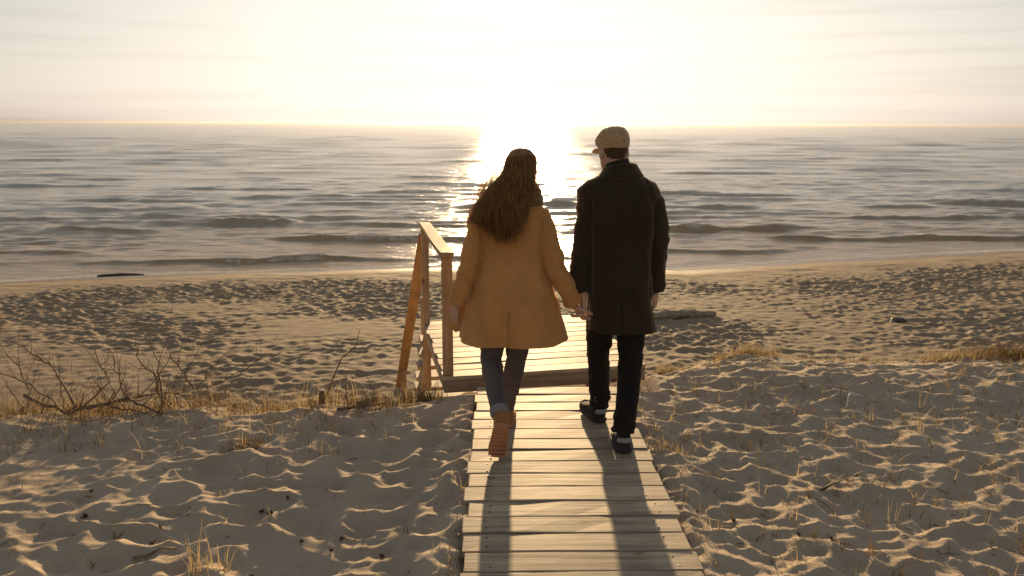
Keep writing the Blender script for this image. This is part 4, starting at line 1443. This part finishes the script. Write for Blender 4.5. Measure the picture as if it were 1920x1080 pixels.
def sb(pix, r0, r1, tw):
    pts = [atY(px, py, Yd) - so for px, py, Yd in pix]
    branch('branch', pts, r0 * 0.75, r1 * 0.7, M_BARK, shrub, tw + 3)


sb([(48, 743, 5.0), (125, 772, 4.9), (165, 764, 4.9), (241, 748, 5.0), (298, 774, 4.85)], 0.018, 0.012, 5)
sb([(159, 766, 4.95), (220, 752, 5.1), (300, 738, 5.2), (345, 742, 5.2)], 0.016, 0.006, 4)
sb([(144, 764, 4.95), (110, 705, 5.05), (77, 671, 5.1), (10, 632, 5.2)], 0.011, 0.003, 6)
sb([(298, 740, 5.0), (289, 704, 5.0), (260, 675, 5.05), (255, 632, 5.1)], 0.011, 0.003, 5)
sb([(306, 772, 4.95), (298, 695, 4.95), (284, 640, 5.0), (270, 613, 5.0)], 0.009, 0.002, 4)
sb([(361, 725, 5.1), (322, 675, 5.1), (320, 651, 5.15)], 0.008, 0.002, 4)
sb([(150, 770, 4.9), (205, 715, 4.95), (175, 655, 5.0), (168, 650, 5.0)], 0.009, 0.002, 5)
sb([(240, 752, 5.0), (215, 690, 5.05), (205, 655, 5.1)], 0.007, 0.002, 4)
sb([(380, 726, 5.1), (419, 714, 5.1), (462, 690, 5.15), (500, 661, 5.2)], 0.007, 0.002, 5)
sb([(370, 728, 5.1), (395, 690, 5.1), (428, 660, 5.15)], 0.006, 0.002, 4)
sb([(130, 775, 4.85), (60, 720, 4.95), (0, 700, 5.0), (-60, 660, 5.1)], 0.009, 0.002, 6)
sb([(60, 752, 5.0), (35, 690, 5.1), (-10, 640, 5.1)], 0.007, 0.002, 5)
sb([(200, 762, 4.95), (260, 770, 4.85), (310, 785, 4.75)], 0.008, 0.003, 4)

for _ in range(46):                                  # tangle of thin twigs
    x0 = rg.uniform(-4.3, -1.75)
    y0 = float(np.interp(x0, cr_x, cr_y)) + rg.gauss(0.06, 0.14)
    z0 = gz(x0, y0) - 0.02
    hh = rg.uniform(0.15, 0.42) * (1.1 if x0 < -2.2 else 0.7)
    lx = rg.uniform(-0.28, 0.28)
    P_ = [Vector((x0, y0, z0)), Vector((x0 + lx * 0.4, y0 + rg.uniform(-.06, .06), z0 + hh * 0.5)), Vector((x0 + lx, y0 + rg.uniform(-.1, .1), z0 + hh))]
    branch('branch', [q_ - so for q_ in P_], rg.uniform(0.003, 0.006), 0.0012, M_BARK, shrub, rg.randint(2, 5), 0.010, 5)
st1 = branch('twig', [(-1.26, 5.22, gz(-1.26, 5.22)), atY(640, 672, 5.28), atY(669, 647, 5.3), atY(674, 618, 5.32)], 0.006, 0.002, M_BARK, None, 1, 0.003)
tag(st1, 'single thin twig rising aslant beside the short dark stump', 'twig')


def stump(px, py, h, r, label):
    p = at(px, py, -0.02)
    z = gz(p.x, p.y)
    mb = MB()
    mb.stack([(z - .06, p.x, p.y, r * 1.25, r * 1.2), (z + h * .3, p.x, p.y, r * 1.05, r), (z + h * .8, p.x + .004, p.y, r, r * .95), (z + h, p.x + .005, p.y, r * .85, r * .8)], 12)
    o = link('stump', fuse(mb, 0.006, 2, lambda co, no: 0.01 * fbm(co[:, 0] * 50, co[:, 2] * 20, 7, 2)), M_BARK, None, True)
    tag(o, label, 'stump')


stump(602, 732, 0.10, 0.022, 'short dark wooden stump at the foot of the slanting twig')
stump(674, 735, 0.05, 0.028, 'low dark stump in crest grass nearer the handrail')
b1 = branch('fallen_branch', [at(632, 768, gz(-1.05, 4.80) + .01), at(660, 763, gz(-.97, 4.82) + .03), at(695, 760, gz(-.85, 4.85) + .02), at(722, 757, gz(-.78, 4.86) + .02)], 0.010, 0.005, M_BARK, None, 2, 0.004)
tag(b1, 'dark fallen branch lying on the sand below the low stump', 'branch')

# beach log and other driftwood
lp0, lp1 = Vector((2.85, 14.25, 0)), Vector((4.27, 14.55, 0))
mb = MB()
pts = []
for t in np.linspace(0, 1, 9):
    p = lp0.lerp(lp1, t)
    pts.append((p.x, p.y, gz(p.x, p.y) * 0.2 + 0.8 * gz(3.5, 14.4) + 0.05 + 0.02 * math.sin(4 * t)))
mb.tube(pts, [.07, .085, .08, .082, .075, .07, .066, .06, .045], 12)
mb.tube([pts[5], (pts[5][0] + .1, pts[5][1] - .08, pts[5][2] + .12)], [.03, .018], 8)
lg = link('driftwood_log', fuse(mb, 0.014, 2, lambda co, no: 0.02 * fbm(co[:, 0] * 5, co[:, 2] * 30 + co[:, 1] * 20, 3, 2)), M_DRIFT, None, True)
tag(lg, 'bleached driftwood log lying on the beach behind the dark overcoat', 'driftwood')
mb = MB()
q0, q1 = at(183, 521, -2.38), at(272, 516, -2.38)
pts = []
for t in np.linspace(0, 1, 7):
    p = q0.lerp(q1, t)
    pts.append((p.x, p.y, gz(p.x, p.y) + 0.03))
mb.tube(pts, [.03, .06, .055, .07, .05, .04, .02], 9)
lg = link('driftwood_pole', fuse(mb, 0.014, 2, lambda co, no: 0.02 * fbm(co[:, 0] * 5, co[:, 2] * 30, 3, 2)), M_DARKWOOD, None, True)
tag(lg, 'dark wet driftwood pole lying at the edge of the water', 'driftwood')
p = at(962 + 720, 602, -1.8)
mb = MB()
mb.ball((p.x, p.y, gz(p.x, p.y) + .02), (.15, .09, .035), 12, 8)
lg = link('seaweed_clump', fuse(mb, 0.015, 1, lambda co, no: 0.045 * fbm(co[:, 0] * 14, co[:, 1] * 14 + co[:, 2] * 9, 3, 3)), M_DARKWOOD, None, True)
tag(lg, 'small dark clump of seaweed on the trampled beach', 'seaweed')

# small things on the near sand
def lying(name, pix, r0, r1, mat, label, cat, flat=1.0, lift=0.012):
    mb_ = MB()
    pts_ = []
    for px, py in pix:
        p_ = at(px, py, -0.03)
        pts_.append((p_.x, p_.y, gz(p_.x, p_.y) + lift))
    n_ = len(pts_)
    mb_.tube(pts_, [r0 + (r1 - r0) * i / (n_ - 1) for i in range(n_)], 7, flat=flat)
    tag(link(name, mb_.mesh(name), mat, None, True), label, cat)


lying('reed_stalk', [(248, 1033), (275, 1029), (300, 1023), (328, 1018)], 0.009, 0.004, M_GRASS, 'pale dry reed stalk lying in the near sand hollows', 'reed', 0.6)
lying('leaf_blade', [(1540, 915), (1560, 903), (1578, 893), (1596, 885)], 0.012, 0.003, M_GREEN, 'broad dark leaf blade standing from the sand right of boardwalk', 'leaf', 0.2, 0.03)
lying('curled_stem', [(1588, 757), (1590, 745), (1594, 740), (1622, 741)], 0.006, 0.004, M_SHELL, 'white curled stem on the sand beyond the leaf blade', 'stem')
lying('dry_stem', [(1530, 925), (1550, 930), (1568, 945), (1570, 955), (1555, 960)], 0.003, 0.002, M_GRASS, 'curved thin stem on the sand under the dark leaf blade', 'stem')
for px, py, lb in ((1522, 728, 'white shell on the sand nearest the crest tuft'), (1440, 758, 'white shell lying alone between grass shoots near the boardwalk'), (1459, 762, 'white shell beside olive grass shoots right of its neighbour shell')):
    p = at(px, py, -0.03)
    mb = MB()
    mb.ball((0, 0, 0), (.014, .011, .008), 10, 6)
    o = link('shell', mb.mesh('shell'), M_SHELL, None, True)
    o.location = (p.x, p.y, gz(p.x, p.y) + .006)
    tag(o, lb, 'shell')


def bud_mesh():
    mb_ = MB()
    for _ in range(7):
        a, e = rg.uniform(0, 6.28), rg.uniform(0.1, 1.2)
        v = Vector((math.cos(a) * math.cos(e), math.sin(a) * math.cos(e), math.sin(e)))
        mb_.tube([(0, 0, 0), v * .013, v * .024], [.003, .006, .0015], 5)
    mb_.tube([(0, 0, -.01), (.004, 0, .01)], [.003, .004], 5)
    return mb_.mesh('seed_head')


bm_ = [bud_mesh() for _ in range(4)]
for k, (px, py) in enumerate([(170, 915), (157, 965), (300, 983), (285, 1008), (490, 948), (505, 962), (540, 930), (565, 1018), (620, 1025), (640, 1003), (714, 1030), (470, 1066), (1308, 957), (1376, 968), (1500, 990), (1560, 1010)]):
    p = at(px, py, -0.04)
    o = link('seed_head', bm_[k % 4], M_BUD)
    o.location = (p.x, p.y, gz(p.x, p.y) + .006)
    o.rotation_euler = (rg.uniform(-.4, .4), rg.uniform(-.4, .4), rg.uniform(0, 6.28))
    sc_ = rg.uniform(.55, .95)
    o.scale = (sc_, sc_, sc_)
    tag(o, 'small brown dried seed head lying on the near trampled sand', 'seed head', 'dried seed heads on the sand')

# crumbs of bark, straw and dead leaf
mb = MB()
cx_, cy_ = [], []
for _ in range(900):
    x, y = rg.uniform(-3.8, 5.0), rg.uniform(2.3, 6.0)
    if -0.2 < x < 0.9 or rg.random() > (0.9 if x > 0.9 else 0.35):
        continue
    cx_.append(x)
    cy_.append(y)
cz_ = ground_z(np.array(cx_), np.array(cy_))
for x, y, z in zip(cx_, cy_, cz_):
    a = rg.uniform(0, 6.28)
    L = rg.choice((.012, .02, .03, .05, .08))
    v = Vector((math.cos(a) * L, math.sin(a) * L, rg.uniform(-.2, .35) * L))
    mb.tube([Vector((x, y, z + .003)) - v * .5, Vector((x, y, z + .006)), Vector((x, y, z + .004)) + v * .5], [.0012, .002, .001], 4)
lit = link('straw_litter', mb.mesh('straw_litter'), M_GRASSDARK)
tag(lit, 'crumbs of straw and bark strewn over the dune sand', kind='stuff')

# ------------------------------------------------------------------ sea haze
mb = MB()
mb.box((-12000, -45, -5.5), (12000, 13500, 2.35))
hz, hn, hl_, hb = nodes('sea haze')
hn.remove(hb)
vol = N(hn, 'ShaderNodeVolumePrincipled')
vol.inputs['Color'].default_value = (0.42, 0.40, 0.37, 1)
vol.inputs['Density'].default_value = 0.00016
vol.inputs['Anisotropy'].default_value = 0.72
hl_.new(vol.outputs['Volume'], hn['Material Output'].inputs['Volume'])
haze = link('haze', mb.mesh('haze'), hz)
tag(haze, 'bright sunlit haze over the sea and the shore', kind='stuff')
